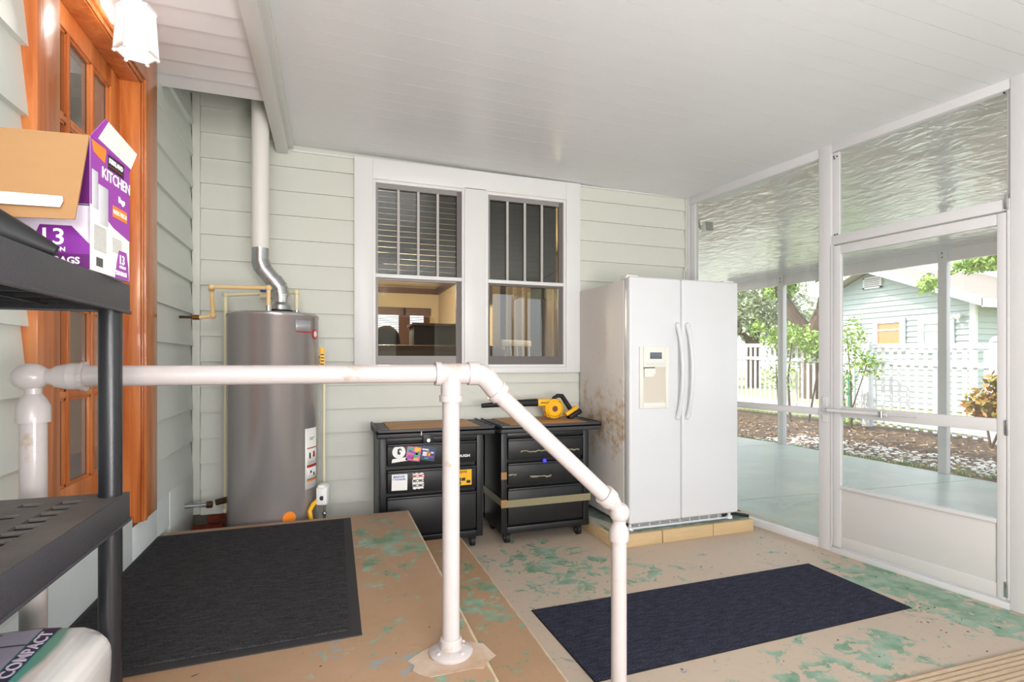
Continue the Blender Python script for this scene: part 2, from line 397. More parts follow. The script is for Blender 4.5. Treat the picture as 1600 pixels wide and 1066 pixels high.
boxo('base_board', M['siding_l'], wlft, (-.865, -.838, 3.385, 3.925, .10, .549), bev=.003)
boxo('vent_gap', M['dark'], wlft, (-.87, -.8445, 3.37, 3.385, .38, .54))
boxo('sill_wood', M['rust'], wlft, (-.87, -.838, 2.80, 3.05, .518, .531), bev=.004)

# ---- sided wall behind the photographer (seen only as a reflection)
wf = thing('wall_front', 'sage sided wall closing the porch behind the camera', 'wall', kind='structure')
boxo('sheathing', M['siding'], wf, (-.86, 3.4, -3.3, -3.2, 0, 2.9))
for i in range(16):
    b = MB(); z = i*.168; b.prism([(-.84, -3.18, z), (-.84, -3.2, z), (-.84, -3.2, z+.17), (-.84, -3.197, z+.17)], (4.2, 0, 0)); b.obj('siding_board', M['siding'], wf)
boxo('casing', M['trim'], wf, (1.2, 2.2, -3.2, -3.16, .9, 2.3)); boxo('dark_pane', M['dark'], wf, (1.3, 2.1, -3.165, -3.155, 1.0, 2.2))
# ---- ceiling: long white pans, slightly falling to the right
ceil = thing('ceiling', 'glossy white panelled porch ceiling', 'ceiling', kind='structure')
zc = lambda x: 2.768-.0152*x
def cprism(parent, name, m, x0, x1, y0, y1, th=.03, lift=0.0):
    b = MB(); b.prism([(x0, y0, zc(x0)+lift), (x1, y0, zc(x1)+lift), (x1, y0, zc(x1)+th+lift), (x0, y0, zc(x0)+th+lift)], (0, y1-y0, 0)); return b.obj(name, m, parent)
cprism(ceil, 'roof_deck', M['soffit'], -.3, 3.34, -3.2, 3.95, .04, .012)
y = 3.93
while y > -3.1:
    b = MB()
    for a, c in ((y-.100, y-.0008), (y-.2148, y-.1012)):
        b.prism([(-.26, a, zc(-.26)), (3.33, a, zc(3.33)), (3.33, a, zc(3.33)+.012), (-.26, a, zc(-.26)+.012)], (0, c-a, 0))
    b.obj('ceiling_panel', M['ceil'], ceil)
    y -= .216
boxo('edge_strip', M['trim'], ceil, (-.24, 3.02, 3.915, 3.935, 2.722, 2.732))
# beam
bm_ = thing('trim_3', 'white roof beam running back to the sided wall', 'beam', kind='structure')
boxo('beam', M['trim'], bm_, (-.345, -.27, -3.2, 3.92, 2.70, 2.80), bev=.008)
boxo('beam_lip', M['trim'], bm_, (-.30, -.235, -3.2, 3.90, 2.735, 2.775), bev=.006)
# soffit under eave
sf = thing('trim_4', 'lapped white eave soffit above the orange door', 'soffit', kind='structure')
y = 3.285
while y > -3.0:
    b = MB(); b.prism([(-.86, y, 2.768), (-.86, y, 2.752), (-.86, y-.155, 2.766), (-.86, y-.155, 2.782)], (.53, 0, 0)); b.obj('soffit_board', M['soffit'], sf); y -= .15
boxo('upper_closure', M['siding'], sf, (-.86, -.28, 3.20, 4.06, 3.2, 3.25))
boxo('upper_face', M['siding'], sf, (-.86, -.28, 3.20, 3.22, 2.80, 3.2))
boxo('upper_side', M['siding'], sf, (-.285, -.26, 3.2, 3.95, 2.8, 3.2))

# ---- windows on the back wall
wc = thing('trim_5', 'wide white casing around the pair of windows', 'trim', kind='structure')
YF, YB = 3.898, 3.945
def wbx(name, x0, x1, z0, z1, y0=YF, y1=YB, m=None, par=None, bev=.003): return boxo(name, m or M['trim'], par or wc, (x0, x1, y0, y1, z0, z1), bev=bev)
wbx('casing', .165, .295, 1.18, 2.735); wbx('casing', 1.825, 1.952, 1.18, 2.735); wbx('casing', .973, 1.143, 1.18, 2.60)
wbx('head_casing', .295, 1.825, 2.59, 2.735); wbx('sill', .295, .973, 1.18, 1.225); wbx('sill', 1.143, 1.825, 1.18, 1.225)
def window(n, x0, x1, lab):
    w = thing('window_%d' % n, lab, 'window', kind='structure')
    for a, c in ((x0-.02, x0), (x1, x1+.02)): wbx('stop', a, c, 1.225, 2.59, 3.905, 3.95, par=w)
    wbx('stop', x0, x1, 2.567, 2.59, 3.905, 3.95, par=w); wbx('stop', x0, x1, 1.225, 1.247, 3.90, 3.95, par=w)
    wbx('meeting_rail', x0, x1, 1.881, 1.909, 3.905, 3.945, par=w)
    g, dg = M['mirrorgrey'], M['darkgrey']
    f1 = dg if n == 2 else g
    # upper sash
    wbx('sash_frame', x0, x0+.018, 1.909, 2.567, 3.925, 3.945, g, w, 0); wbx('sash_frame', x1-.035, x1, 1.909, 2.567, 3.925, 3.945, dg, w, 0)
    wbx('sash_frame', x0+.018, x1-.035, 2.535, 2.567, 3.925, 3.945, g, w, 0)
    for i in (1, 2, 3):
        xm = x0+.018+(x1-x0-.053)*i/4; wbx('muntin', xm-.009, xm+.009, 1.909, 2.535, 3.928, 3.944, M['muntin'], w, 0)
    # lower storm sash
    wbx('sash_frame', x0, x0+.018, 1.247, 1.881, 3.925, 3.945, f1, w, 0); wbx('sash_frame', x1-.04, x1, 1.247, 1.881, 3.925, 3.945, dg, w, 0)
    wbx('sash_frame', x0+.018, x1-.04, 1.247, 1.312, 3.925, 3.945, f1, w, 0); wbx('sash_frame', x0+.018, x1-.04, 1.865, 1.881, 3.925, 3.945, f1, w, 0)
    wbx('pane', x0+.01, x1-.01, 1.92, 2.55, 3.947, 3.950, M['glass'], w, 0); wbx('pane', x0+.01, x1-.01, 1.28, 1.87, 3.947, 3.950, M['glass'], w, 0)
window(1, .315, .953, 'left sash window with dark blind and room behind')
window(2, 1.163, 1.804, 'right sash window nearest the fridge')
def blind(x0, x1, lab, tilt):
    t = thing('window_blind', lab, 'blind', ((x0+x1)/2, 4.03, 1.93), group='dark blinds in the back windows'); w = (x1-x0)/2
    proto = None
    for i in range(15):
        z = .01+i*.042
        if proto is None:
            b = MB(); b.box(-w, w, -.022, .022, -.0012, .0012, mtx=Matrix.Rotation(R(tilt), 4, 'X')); proto = b.obj('slat', M['slat'], t, (0, 0, z))
        else: cp(proto, t, (0, 0, z))
    boxo('bottom_rail', M['slat'], t, (-w, w, -.02, .02, -.03, -.012)); boxo('head_rail', M['slat'], t, (-w, w, -.025, .025, .62, .65))
blind(.33, .94, 'dark slatted blind half lowered in the left window', 72)
blind(1.175, 1.79, 'dark slatted blind half lowered in the right window', 80)

# ---- room behind the windows
rm = thing('room_beyond', 'beige room seen through the back wall windows', 'room', kind='structure')
b = MB(); b.box(-2.0, 3.06, 9.6, 9.7, .3, 2.9); b.box(1.9, 2.0, 6.2, 9.6, .3, 2.9); b.box(-2.1, -2.0, 4.06, 9.7, .3, 2.9); b.box(2.98, 3.06, 4.06, 9.6, .3, 2.9); b.obj('wall', M['beige'], rm)
boxo('room_ceiling', M['cream'], rm, (-2.1, 2.98, 4.06, 9.6, 2.62, 2.7)); boxo('room_floor', M['brownwood'], rm, (-2.1, 2.98, 4.06, 9.6, .4, .5))
b = MB(); b.box(-2, 1.9, 9.54, 9.6, 2.50, 2.60); b.box(1.84, 1.9, 6.2, 9.6, 2.50, 2.60); b.obj('crown_moulding', M['brownwood'], rm)
def roomwin(x0, x1):
    f = MB(); f.box(x0-.12, x1+.12, 9.53, 9.6, 2.10, 2.24); f.box(x0-.1, x0, 9.55, 9.6, 1.0, 2.12); f.box(x1, x1+.1, 9.55, 9.6, 1.0, 2.12)
    w = f.obj('window_frame', M['brownwood'], rm); boxo('window_pane', M['lit'], w, (x0, x1, 9.585, 9.595, 1.1, 2.10))
    for i in range(12): boxo('blind_slat', M['slat'], w, (x0, x1, 9.56, 9.57, 1.72+i*.031, 1.731+i*.031))
roomwin(.75, 1.17); roomwin(1.37, 1.62)
cab = thing('cabinet', 'dark panelled cabinet seen low in the left window', 'cabinet', (1.25, 5.95, .5))
boxo('body', M['dark'], cab, (-.38, .35, -.2, .2, .0, 1.16), bev=.01); boxo('top', M['brownwood'], cab, (-.4, .37, -.22, .22, 1.16, 1.19), bev=.005)
sofa = thing('sofa', 'brown leather sofa back seen low through left window', 'sofa', (.85, 4.9, .5))
boxo('back', M['brownleather'], sofa, (-.5, .75, -.15, .1, .0, .92), bev=.06, seg=4); boxo('seat', M['brownleather'], sofa, (-.5, .75, .1, .6, .0, .42), bev=.05)
for x in (-.5, .6): boxo('armrest', M['brownleather'], sofa, (x, x+.15, -.15, .6, 0, .62), bev=.04)
ol = thing('office_chair', 'rounded dark chair back seen through the left window', 'chair', (.62, 6.2, .5))
b = MB(); b.ball((0, 0, 1.0), .16, (1, .5, 1.2)); b.obj('backrest', M['dark'], ol); MB().cone((0, 0, 0.0), (0, 0, .85), .03).obj('stem', M['dark'], ol)
tv = thing('television', 'dark wall television at the right of the left window', 'television', (1.72, 6.6, 2.06), R(70))
boxo('screen', M['blackm'], tv, (-.45, .45, -.03, .03, -.05, .50), bev=.01); boxo('wall_bracket', M['black'], tv, (-.05, .05, -.06, -.03, .1, .3))
fan = thing('ceiling_light', 'lit warm bulb on dark ceiling fixture in left window', 'lamp', (.62, 7.0, 2.62))
b = MB(); b.cone((0, 0, -.14), (0, 0, 0), .03); b.cone((0, 0, -.16), (0, 0, -.13), .14, .06); b.obj('fixture', M['dark'], fan)
MB().ball((0, 0, -.22), .07).obj('bulb', M['warmbulb'], fan)
for a in range(4):
    b = MB(); b.box(.1, .55, -.06, .06, -.12, -.11, mtx=Matrix.Rotation(R(90*a+20), 4, 'Z')); b.obj('fan_blade', M['brownwood'], fan)
ch = thing('chandelier', 'small brass chandelier glowing in the right window', 'lamp', (2.02, 5.5, 2.62))
b = MB(); b.cone((0, 0, -.42), (0, 0, 0), .008)
for a in range(5):
    c_, s_ = math.cos(a*1.257), math.sin(a*1.257); b.tube([(0, 0, -.42), (.08*c_, .08*s_, -.47), (.15*c_, .15*s_, -.42)], .007, 8)
b.obj('frame', M['brass'], ch)
for a in range(5): MB().ball((.15*math.cos(a*1.257), .15*math.sin(a*1.257), -.39), .022).obj('bulb', M['warmbulb'], ch)
for nm, x, lab in (('curtain', 1.95, 'grey brown curtain hanging left in the right window'), ('curtain', 2.45, 'grey brown curtain hanging right in the right window')):
    b = MB(); n = 14; vs = []
    poly = [(x+i*.022, 5.8+.03*math.sin(i*1.3), .55) for i in range(n)]+[(x+i*.022, 5.82+.03*math.sin(i*1.3), .55) for i in range(n-1, -1, -1)]
    b.prism(poly, (0, 0, 2.0)); tag(b.obj(nm, M['curtain']), lab, 'curtain', 'curtains in the room beyond')
pc = thing('wooden_chair', 'spindle backed chair seen low in the right window', 'chair', (2.0, 5.1, .5), R(25))
boxo('seat', M['brownwood'], pc, (-.2, .2, -.2, .2, .42, .46), bev=.01)
for sx in (-.17, .17):
    for sy in (-.17, .17): MB().cone((sx, sy, 0), (sx*.9, sy*.9, .42), .016, .02, 10).obj('leg', M['brownwood'], pc)
for i in range(5): MB().cone((-.16+.08*i, .18, .46), (-.19+.095*i, .24, .95), .01, .01, 8).obj('spindle', M['muntin'], pc)
boxo('top_rail', M['muntin'], pc, (-.22, .22, .225, .255, .93, 1.0), bev=.01)
def plight(name, loc, e, col, r=.05):
    l = bpy.data.lights.new(name, 'POINT'); l.energy = e; l.color = col; l.shadow_soft_size = r
    o = bpy.data.objects.new(name, l); COL.objects.link(o); o.location = loc
plight('room_lamp', (.62, 7.0, 2.2), 130, (1, .86, .66), .1); plight('chandelier_lamp', (2.3, 5.2, 1.9), 14, (1, .8, .55), .1)

# ---- own house mass above and behind (casts the shade over the patio)
hr = thing('house_roof', 'roof and upper walls of the house', 'roof', kind='structure')
b = MB(); b.prism([(-9, 3.5, 3.35), (-9, 12.5, 3.35), (-9, 8.0, 4.5)], (12.6, 0, 0)); b.obj('roof', M['shingle'], hr)
boxo('upper_wall', M['siding'], hr, (-9, 3.06, 4.06, 12, 2.95, 3.4))
boxo('left_roof', M['shingle'], hr, (-9, -.4, -3.2, 4.0, 3.3, 3.5))

# ================================================================== RIGHT SCREEN WALL
RZ = math.atan2(-.99205, .1259)
wr = thing('wall_right', 'white aluminium framed screen wall', 'wall', (3.19, 2.617, 0), RZ, kind='structure')
def rb(name, s0, s1, z0, z1, y0=-.02, y1=.03, m=None, par=None, bev=.003): return boxo(name, m or M['alu'], par or wr, (s0, s1, y0, y1, z0, z1), bev=bev)
ztop = 2.735
rb('post', -1.334, -1.275, 0, ztop, -.02, .035); rb('post', -1.275, -1.213, 0, ztop-.06, -.012, .03)
rb('post', -.085, 0, 0, ztop, -.025, .035); rb('channel', 0, .045, 2.107, 2.665, -.005, .02)
rb('post', .925, 1.02, 0, ztop, -.025, .045); rb('channel', .905, .925, 2.107, 2.67, -.005, .02)
rb('top_rail', -1.275, -.085, 2.657, ztop); rb('top_rail', 0, .925, 2.667, ztop)
rb('mid_rail', -1.213, -.085, .903, .948, -.018, .03); rb('sill', -1.213, -.085, 0, .048, -.02, .035)
rb('lintel', 0, .925, 2.047, 2.107, -.022, .035)
rb('jamb', 0, .012, .05, 2.047, -.03, .03); rb('jamb', .913, .925, .05, 2.047, -.03, .03)
rb('threshold', 0, .925, -.005, .035, -.03, .05)
rb('pane', -1.213, -.085, .948, 2.657, .004, .006, M['film'], bev=0); rb('pane', -1.213, -.085, .048, .903, .004, .006, M['film'], bev=0)
rb('pane', .045, .905, 2.107, 2.667, .004, .006, M['film'], bev=0)
for s, z in ((.008, 2.64), (.03, 2.635), (.012, 2.625), (.015, 2.115), (.03, 2.117), (.895, 2.66)):
    b = MB(); b.cone((s, -.008, z), (s, -.004, z), .005, n=8); b.obj('screw', M['dark'], wr)
# further bays toward and behind the camera
for s in (1.02, 2.3, 3.6, 4.9):
    rb('post', s+1.2, s+1.28, 0, ztop)
    rb('top_rail', s, s+1.2, 2.667, ztop); rb('mid_rail', s, s+1.2, .903, .948); rb('sill', s, s+1.2, 0, .048)
# door
dr = thing('door_2', 'white aluminium screen door with solid kick panel', 'door', (3.19, 2.617, 0), RZ, kind='structure')
def db(name, s0, s1, z0, z1, y0=-.028, y1=.004, m=None, bev=.004): return rb(name, s0, s1, z0, z1, y0, y1, m, dr, bev)
db('stile', .014, .066, .045, 2.036); db('stile', .872, .911, .045, 2.036)
db('top_rail', .066, .872, 1.978, 2.036); db('mid_rail', .066, .872, .905, .972); db('kick_cap', .066, .872, .43, .452, -.034, .002)
db('kick_panel', .066, .872, .115, .43, -.018, -.008, M['kick']); db('bottom_rail', .066, .872, .045, .118, -.024, .004, M['kick'])
db('pane', .066, .872, .972, 1.978, -.013, -.011, M['film'], 0); db('pane', .066, .872, .452, .905, -.013, -.011, M['film'], 0)
b = MB(); b.cone((.0, -.06, .945), (.36, -.05, .948), .013, n=14); b.cone((.36, -.05, .948), (.52, -.045, .949), .005, n=8); b.obj('closer_tube', M['alu'], dr)
b = MB(); b.cone((.33, -.06, .93), (.33, -.06, .965), .014, n=12); b.obj('closer_knob', M['galv'], dr)
b = MB(); b.box(-.045, .03, -.05, -.028, .93, .955, bev=.003); b.obj('latch', M['galv'], dr)
boxo('latch_plate', M['alu'], dr, (-.055, -.02, -.036, -.024, .86, .91), bev=.003); boxo('latch_plate', M['alu'], dr, (-.055, -.02, -.036, -.024, .97, 1.03), bev=.003)
for z in (.93, 2.09, .1): boxo('hinge', M['galv'], dr, (.905, .92, -.036, -.024, z-.04, z+.04), bev=.003)

# ================================================================== OUTSIDE
sk = .127
OX = lambda y, base=6.62, y0=6.3: base-sk*(y-y0)
def gridmesh(name, m, pts, parent=None):
    b = MB(); vs = [b.b.verts.new(p) for p in pts]; b.b.faces.new(vs); return b.obj(name, m, parent, smooth=False)
# patio slab, in poured bays
ps = thing('patio_slab', 'grey green painted concrete patio beyond the screen', 'patio', kind='structure')
def slabz(x, y): return -.004-.05*max(0, min(1, (x-3.3)/3.4))*max(0, (6.3-y)/2.1) if x > 3.3 else -.004
ys = [-3.2, -1.0, 1.4, 3.88, 6.3, 9.2]
for y0, y1 in zip(ys, ys[1:]):
    XI = lambda y: 3.20-sk*(min(y, 3.94)-2.617)
    y1g = y1-.008; b = MB()
    n = 6; top = []
    for i in range(n+1):
        row = []
        for j in range(2):
            yy = (y0, y1g)[j]; x = XI(yy)+(OX(yy)+.0-XI(yy))*i/n; row.append((x, yy, slabz(x, yy)))
        top.append(row)
    tv_ = [[b.b.verts.new(p) for p in r] for r in top]; bv = [[b.b.verts.new((p[0], p[1], -.4)) for p in r] for r in top]
    for i in range(n):
        b.b.faces.new((tv_[i][0], tv_[i+1][0], tv_[i+1][1], tv_[i][1]))
        b.b.faces.new((tv_[i][0], bv[i][0], bv[i+1][0], tv_[i+1][0])); b.b.faces.new((tv_[i][1], tv_[i+1][1], bv[i+1][1], bv[i][1]))
    b.b.faces.new((tv_[n][0], bv[n][0], bv[n][1], tv_[n][1])); b.b.faces.new((tv_[0][0], tv_[0][1], bv[0][1], bv[0][0]))
    b.obj('slab_bay', M['slab'], ps, smooth=False)
# carport ceiling in pans
cc = thing('carport_ceiling', 'shiny rippled white carport ceiling beyond the screen', 'ceiling', kind='structure')
y = 7.35
while y > -3.2:
    y0 = y-.30; poly = []
    xi0, xi1 = 3.16-sk*(min(y0, 3.94)-2.617), 3.16-sk*(min(y, 3.94)-2.617)
    xo0, xo1 = OX(y0)+.15, OX(y)+.15
    b = MB()
    v = [b.b.verts.new(p) for p in ((xi0, y0+.0015, 2.742), (xo0, y0+.0015, 2.585), (xo1, y-.0015, 2.585), (xi1, y-.0015, 2.742))]
    w = [b.b.verts.new(q.co+Vector((0, 0, .03))) for q in v]
    b.b.faces.new(v); b.b.faces.new(w[::-1])
    for i in range(4): b.b.faces.new((v[i], v[(i+1) % 4], w[(i+1) % 4], w[i]))
    b.obj('ceiling_pan', M['cpceil'], cc, smooth=False)
    y -= .30
b = MB(); b.prism([(3.1, -3.2, 2.78), (7.9, -3.2, 2.63), (6.6, 7.35, 2.63), (2.99, 7.35, 2.78)], (0, 0, .03)); b.obj('roof_deck', M['soffit'], cc)
ca = thing('carport_frame', 'white outer beam and square posts of the carport', 'carport', (6.62, 6.3, 0), RZ, kind='structure')
boxo('beam', M['alu'], ca, (-1.05, 9.6, -.03, .03, 2.45, 2.61), bev=.004)
for s in (0, 2.12, 4.3, 6.4):
    boxo('post', M['alu'], ca, (s-.045, s+.045, -.05, .04, -.12, 2.60), bev=.004)
    for z in (2.55, 2.50): boxo('bolt', M['dark'], ca, (s-.008, s+.008, -.056, -.05, z-.008, z+.008))
# ground
g = B(3.07, 16, -12, 24, -.5, -.07).obj('ground', M['mulch']); tag(g, 'dry mulch bed between the patio and the white fence', 'ground', kind='structure')
g = B(10.75, 60, -30, 60, -.5, -.03).obj('lawn', M['grass']); tag(g, 'sunlit grass behind the white picket fence', 'lawn', kind='structure')
g = B(-20, 3.1, -30, -3.2, -.5, -.06).obj('front_yard', M['grass']); tag(g, 'grass in front of the porch', 'lawn', kind='structure')
g = B(3.1, 10.35, -30, -12, -.5, -.06).obj('side_yard', M['grass']); tag(g, 'grass at the side of the porch', 'lawn', kind='structure')
b = MB()
def pebble(b, x, y, z, r):
    q = bmesh.ops.create_icosphere(b.b, subdivisions=1, radius=r, matrix=Matrix.Translation((x, y, z)) @ Matrix.Rotation(random.random()*6, 4, 'Z') @ Matrix.Diagonal((1, random.uniform(.5, .9), .45, 1)))
for i in range(1500):
    y = random.uniform(-1, 7.2); t_ = random.random(); x = OX(y)+.35+t_*1.15
    pebble(b, x, y, -.065, random.uniform(.015, .045))
for i in range(350):
    y = random.uniform(1, 9); x = OX(y)+random.uniform(.2, 3.0); pebble(b, x, y, -.068, random.uniform(.01, .025))
tag(b.obj('shell_gravel', M['shell']), 'white shell gravel scattered along the patio edge', 'gravel', kind='stuff')
b = MB()
for i in range(2600):
    y = random.uniform(-1, 12); x = OX(y)+random.uniform(.05, 3.6); c = Vector((x, y, -.055)); a = random.random()*6.3; r = random.uniform(.02, .045)
    d1 = Vector((math.cos(a), math.sin(a), random.uniform(-.3, .5)))*r; d2 = Vector((-math.sin(a), math.cos(a), random.uniform(-.3, .5)))*r*.5
    b.b.faces.new([b.b.verts.new(c+d1), b.b.verts.new(c+d2), b.b.verts.new(c-d1*.9), b.b.verts.new(c-d2)])
tag(b.obj('leaf_litter', mat('dry leaves', '#7b5d42', .8, col2='#b8976b', vs=3)), 'dry brown leaf litter over the mulch bed', 'leaves', kind='stuff')
b = MB()
for i in range(420):
    y = random.uniform(3.2, 8.2); x = OX(y)+random.uniform(.05, .3); c = Vector((x, y, -.06)); a = random.random()*6.3; h = random.uniform(.03, .09)
    d = Vector((math.cos(a), math.sin(a), 0))*.008; b.b.faces.new([b.b.verts.new(c-d), b.b.verts.new(c+d), b.b.verts.new(c+Vector((random.uniform(-.03, .03), random.uniform(-.03, .03), h)))])
tag(b.obj('weed_grass', M['leaf']), 'sparse green weeds along the patio edge', 'grass', kind='stuff')
# fence
fz = lambda y: .0+.031*(y-5.3)
fe = thing('picket_fence', 'long white picket fence behind the mulch bed', 'fence', (10.2, 0, 0))
b = MB()
for (za, zb, ya, yb) in ((1.47, 1.56, -.02, .02), (1.15, 1.23, -.03, .01), (.02, .20, -.03, .0)):
    b = MB(); b.prism([(ya, 1.0, za+fz(1)), (yb, 1.0, za+fz(1)), (yb, 1.0, zb+fz(1)), (ya, 1.0, zb+fz(1))], (0, 14.5, fz(15.5)-fz(1))); b.obj('rail', M['fence'], fe)
pk = None; y = 1.1
while y < 15.4:
    if pk is None: pk = B(.0, .02, -.035, .035, -.05, 1.50, bev=.004, seg=1).obj('picket', M['fence'], fe, (0, y, fz(y)))
    else: cp(pk, fe, (0, y, fz(y)))
    y += .155
pk = None
for y in (1.5, 3.5, 5.45, 7.6, 12.6):
    if pk is None:
        b = MB(); b.box(-.07, .07, -.07, .07, -.1, 1.58, bev=.008); b.lathe([(.085, 1.58), (.09, 1.60), (.07, 1.64), (.04, 1.665), (.005, 1.68)], n=16); pk = b.obj('fence_post', M['fence'], fe, (0, y, fz(y)))
    else: cp(pk, fe, (0, y, fz(y)))
# neighbour house
nh = thing('neighbour_house', 'pale blue green sided house with white gable trim', 'house', (15, 0, 0))
b = MB(); b.prism([(.05, 8.5, -.1), (.05, 12.1, -.1), (.05, 12.1, 3.5), (.05, 11.05, 3.95), (.05, 8.5, 2.85)], (7, 0, 0)); b.obj('wall', M['nsid'], nh)
b = MB(); z = 0
def ghalf(z): return 2.55 if z < 2.85 else max(.05, (3.95-z)/1.1*2.55)
while z < 3.75:
    h0 = ghalf(z); h1 = ghalf(z+.15)
    hl = min(1.05, h1)
    b.prism([(.0, 11.05-h1, z), (.05, 11.05-h1, z), (.05, 11.05-h1, z+.15), (.035, 11.05-h1, z+.15)], (0, h1+hl, 0)); z += .15
z = 0
while z < 2.8:
    b.prism([(.05, 8.45, z), (.05, 8.5, z), (.05, 8.5, z+.15), (.05, 8.485, z+.15)], (7, 0, 0)); z += .15
tag(b.obj('siding', M['nsid'], nh), kind='stuff')
boxo('corner_board', M['fence'], nh, (-.03, .06, 8.43, 8.56, -.1, 2.85)); boxo('corner_board', M['fence'], nh, (-.03, .06, 12.04, 12.17, -.1, 3.45))
sl_ = 1.1/2.55
for sg in (-1, 1):
    hw = 3.05 if sg < 0 else 1.35; e = 11.05+sg*hw; ze = 3.95-hw*sl_
    b = MB(); b.prism([(-.5, 11.05, 3.98), (-.5, e, ze+.03), (-.5, e, ze+.15), (-.5, 11.05, 4.10)], (8.1, 0, 0)); b.obj('roof', M['shingle'], nh)
    b = MB(); b.prism([(-.54, 11.05, 3.90), (-.54, e, ze-.06), (-.54, e, ze+.16), (-.54, 11.05, 4.12)], (.04, 0, 0)); b.obj('rake_board', M['fence'], nh)
    boxo('eave_board', M['fence'], nh, (-.54, 7.6, e-.02, e+.02, ze-.08, ze+.14))
def nvent(x, y0, y1, z0, z1, par):
    f = MB(); f.box(x-.05, x, y0, y1, z0, z0+.05); f.box(x-.05, x, y0, y1, z1-.05, z1); f.box(x-.05, x, y0, y0+.05, z0, z1); f.box(x-.05, x, y1-.05, y1, z0, z1)
    v = f.obj('gable_vent', M['fence'], par); boxo('vent_back', M['rust'], v, (x-.01, x+.0, y0+.05, y1-.05, z0+.05, z1-.05))
    for i in range(4):
        zz = z0+.07+i*(z1-z0-.12)/4; boxo('louvre', M['fence'], v, (x-.045, x-.012, y0+.05, y1-.05, zz, zz+.035))
nvent(0, 10.75, 11.3, 3.40, 3.74, nh)
def nwin(y0, y1, z0, z1, pm):
    f = MB()
    w_ = .14
    f.box(-.05, 0, y0+w_, y1-w_, z0, z0+w_*.6); f.box(-.05, 0, y0+w_, y1-w_, z1-w_, z1); f.box(-.05, 0, y0, y0+w_, z0, z1); f.box(-.05, 0, y1-w_, y1, z0, z1)
    f.box(-.04, 0, y0+w_, y1-w_, (z0+z1)/2+.12, (z0+z1)/2+.16)
    v = f.obj('window', M['fence'], nh); boxo('window_pane', pm, v, (-.02, 0, y0+w_, y1-w_, z0+w_*.6, z1-w_))
nwin(10.1, 11.0, 1.55, 2.5, mat('orange brown lit pane', '#c98d63', .3)); nwin(8.9, 9.75, 1.5, 2.4, mat('pale grey pane', '#b9c0c0', .2))
uh = MB(); uh.prism([(5, 6.2, 2.8), (5, 11.5, 2.8), (5, 11.5, 5.0), (5, 8.8, 6.1), (5, 6.2, 5.0)], (5, 0, 0)); uh.obj('upper_storey', M['nsid'], nh)
for sg in (-1, 1):
    b = MB(); e = 8.8+sg*3.1; b.prism([(4.4, 8.8, 6.1), (4.4, e, 4.82), (4.4, e, 5.05), (4.4, 8.8, 6.33)], (6, 0, 0)); b.obj('upper_roof', M['fence'], nh)
nvent(5.0, 9.6, 10.4, 3.9, 4.5, nh)
b = MB(); b.ball((-.15, 8.75, 2.38), .06); b.ball((-.15, 8.9, 2.36), .05); b.box(-.12, -.0, 8.72, 8.86, 2.4, 2.46); b.obj('flood_light', M['fence'], nh)

# foliage
def leaves(b, c, rad, n, size, flat=1.0):
    for i in range(n):
        while True:
            p = Vector([random.uniform(-1, 1) for _ in range(3)])
            if p.length < 1: break
        p = p*(0.55+.45*random.random()); q = Vector((c[0]+p.x*rad[0], c[1]+p.y*rad[1], c[2]+p.z*rad[2]))
        a = Vector([random.uniform(-1, 1) for _ in range(3)]).normalized()*size*random.uniform(.6, 1.3); d = a.cross(Vector([random.uniform(-1, 1) for _ in range(3)])).normalized()*a.length*.45
        b.b.faces.new([b.b.verts.new(q-a), b.b.verts.new(q+d), b.b.verts.new(q+a), b.b.verts.new(q-d)])
def tree(name, label, loc, trunk, blobs, m, size, grp=None, cat='tree'):
    t = thing(name, label, cat, loc, group=grp)
    b = MB()
    for pts, r0, r1 in trunk:
        n = len(pts); b.tube(pts, [r0+(r1-r0)*i/(n-1) for i in range(n)], 10)
    b.obj('trunk', M['bark'], t)
    b = MB()
    for c, rad, n in blobs: leaves(b, c, rad, n, size)
    o = b.obj('crown', m, t, smooth=False); return t
# positions: X = k*Y along the view ray of each plant
tree('oak_tree', 'grey green oak crown far behind the left fence', (20.0, 20.8, 0), [([(0, 0, 0), (.1, .1, 2), (.3, 0, 4.5)], .35, .2), ([(.1, .1, 2), (-1.2, 1, 4)], .2, .1)],
     [((0, 0, 4.2), (3.0, 3.0, 2.2), 5200), ((-2.6, 1.8, 3.4), (2.2, 2.2, 2.2), 3600), ((.6, -1.8, 2.4), (1.6, 1.6, 1.4), 1800), ((-4.6, 4, 3.6), (2.6, 2.4, 2.6), 3000)], M['leafd'], .13)
tree('forked_tree', 'thick forked brown tree trunk behind the fence', (16.1, 14.0, 0), [([(0, 0, -.1), (0, .05, 1.6), (.05, .1, 2.3)], .42, .34), ([(.05, .1, 2.1), (-.35, .55, 3.0), (-.8, 1.1, 4.4)], .28, .16), ([(.05, .1, 2.1), (.35, -.15, 3.1), (.45, -.3, 4.6)], .30, .2), ([(.3, -.1, 2.9), (.9, -.9, 3.8)], .10, .05)],
     [((.0, .2, 4.9), (1.8, 1.8, .9), 1800), ((-.5, .9, 3.95), (.7, .7, .5), 420), ((.7, -.9, 4.0), (.7, .8, .5), 420)], M['leaf'], .11)
tree('fence_vine', 'bright green leafy vine climbing the fence left of door', (10.0, 9.3, 0), [([(0, 0, -.05), (.05, .1, .9), (-.05, -.1, 1.7)], .03, .015), ([(0, .3, -.05), (.1, .5, 1.2)], .025, .012), ([(0, -.5, -.05), (.0, -.8, 1.4)], .025, .012)],
     [((0, .1, 1.85), (.12, .9, .38), 620), ((0, -.6, 1.6), (.12, .5, .45), 380), ((0, .3, 1.0), (.12, .8, .5), 160), ((0, 1.0, 2.1), (.12, .4, .3), 120)], M['leaf'], .055, cat='shrub')
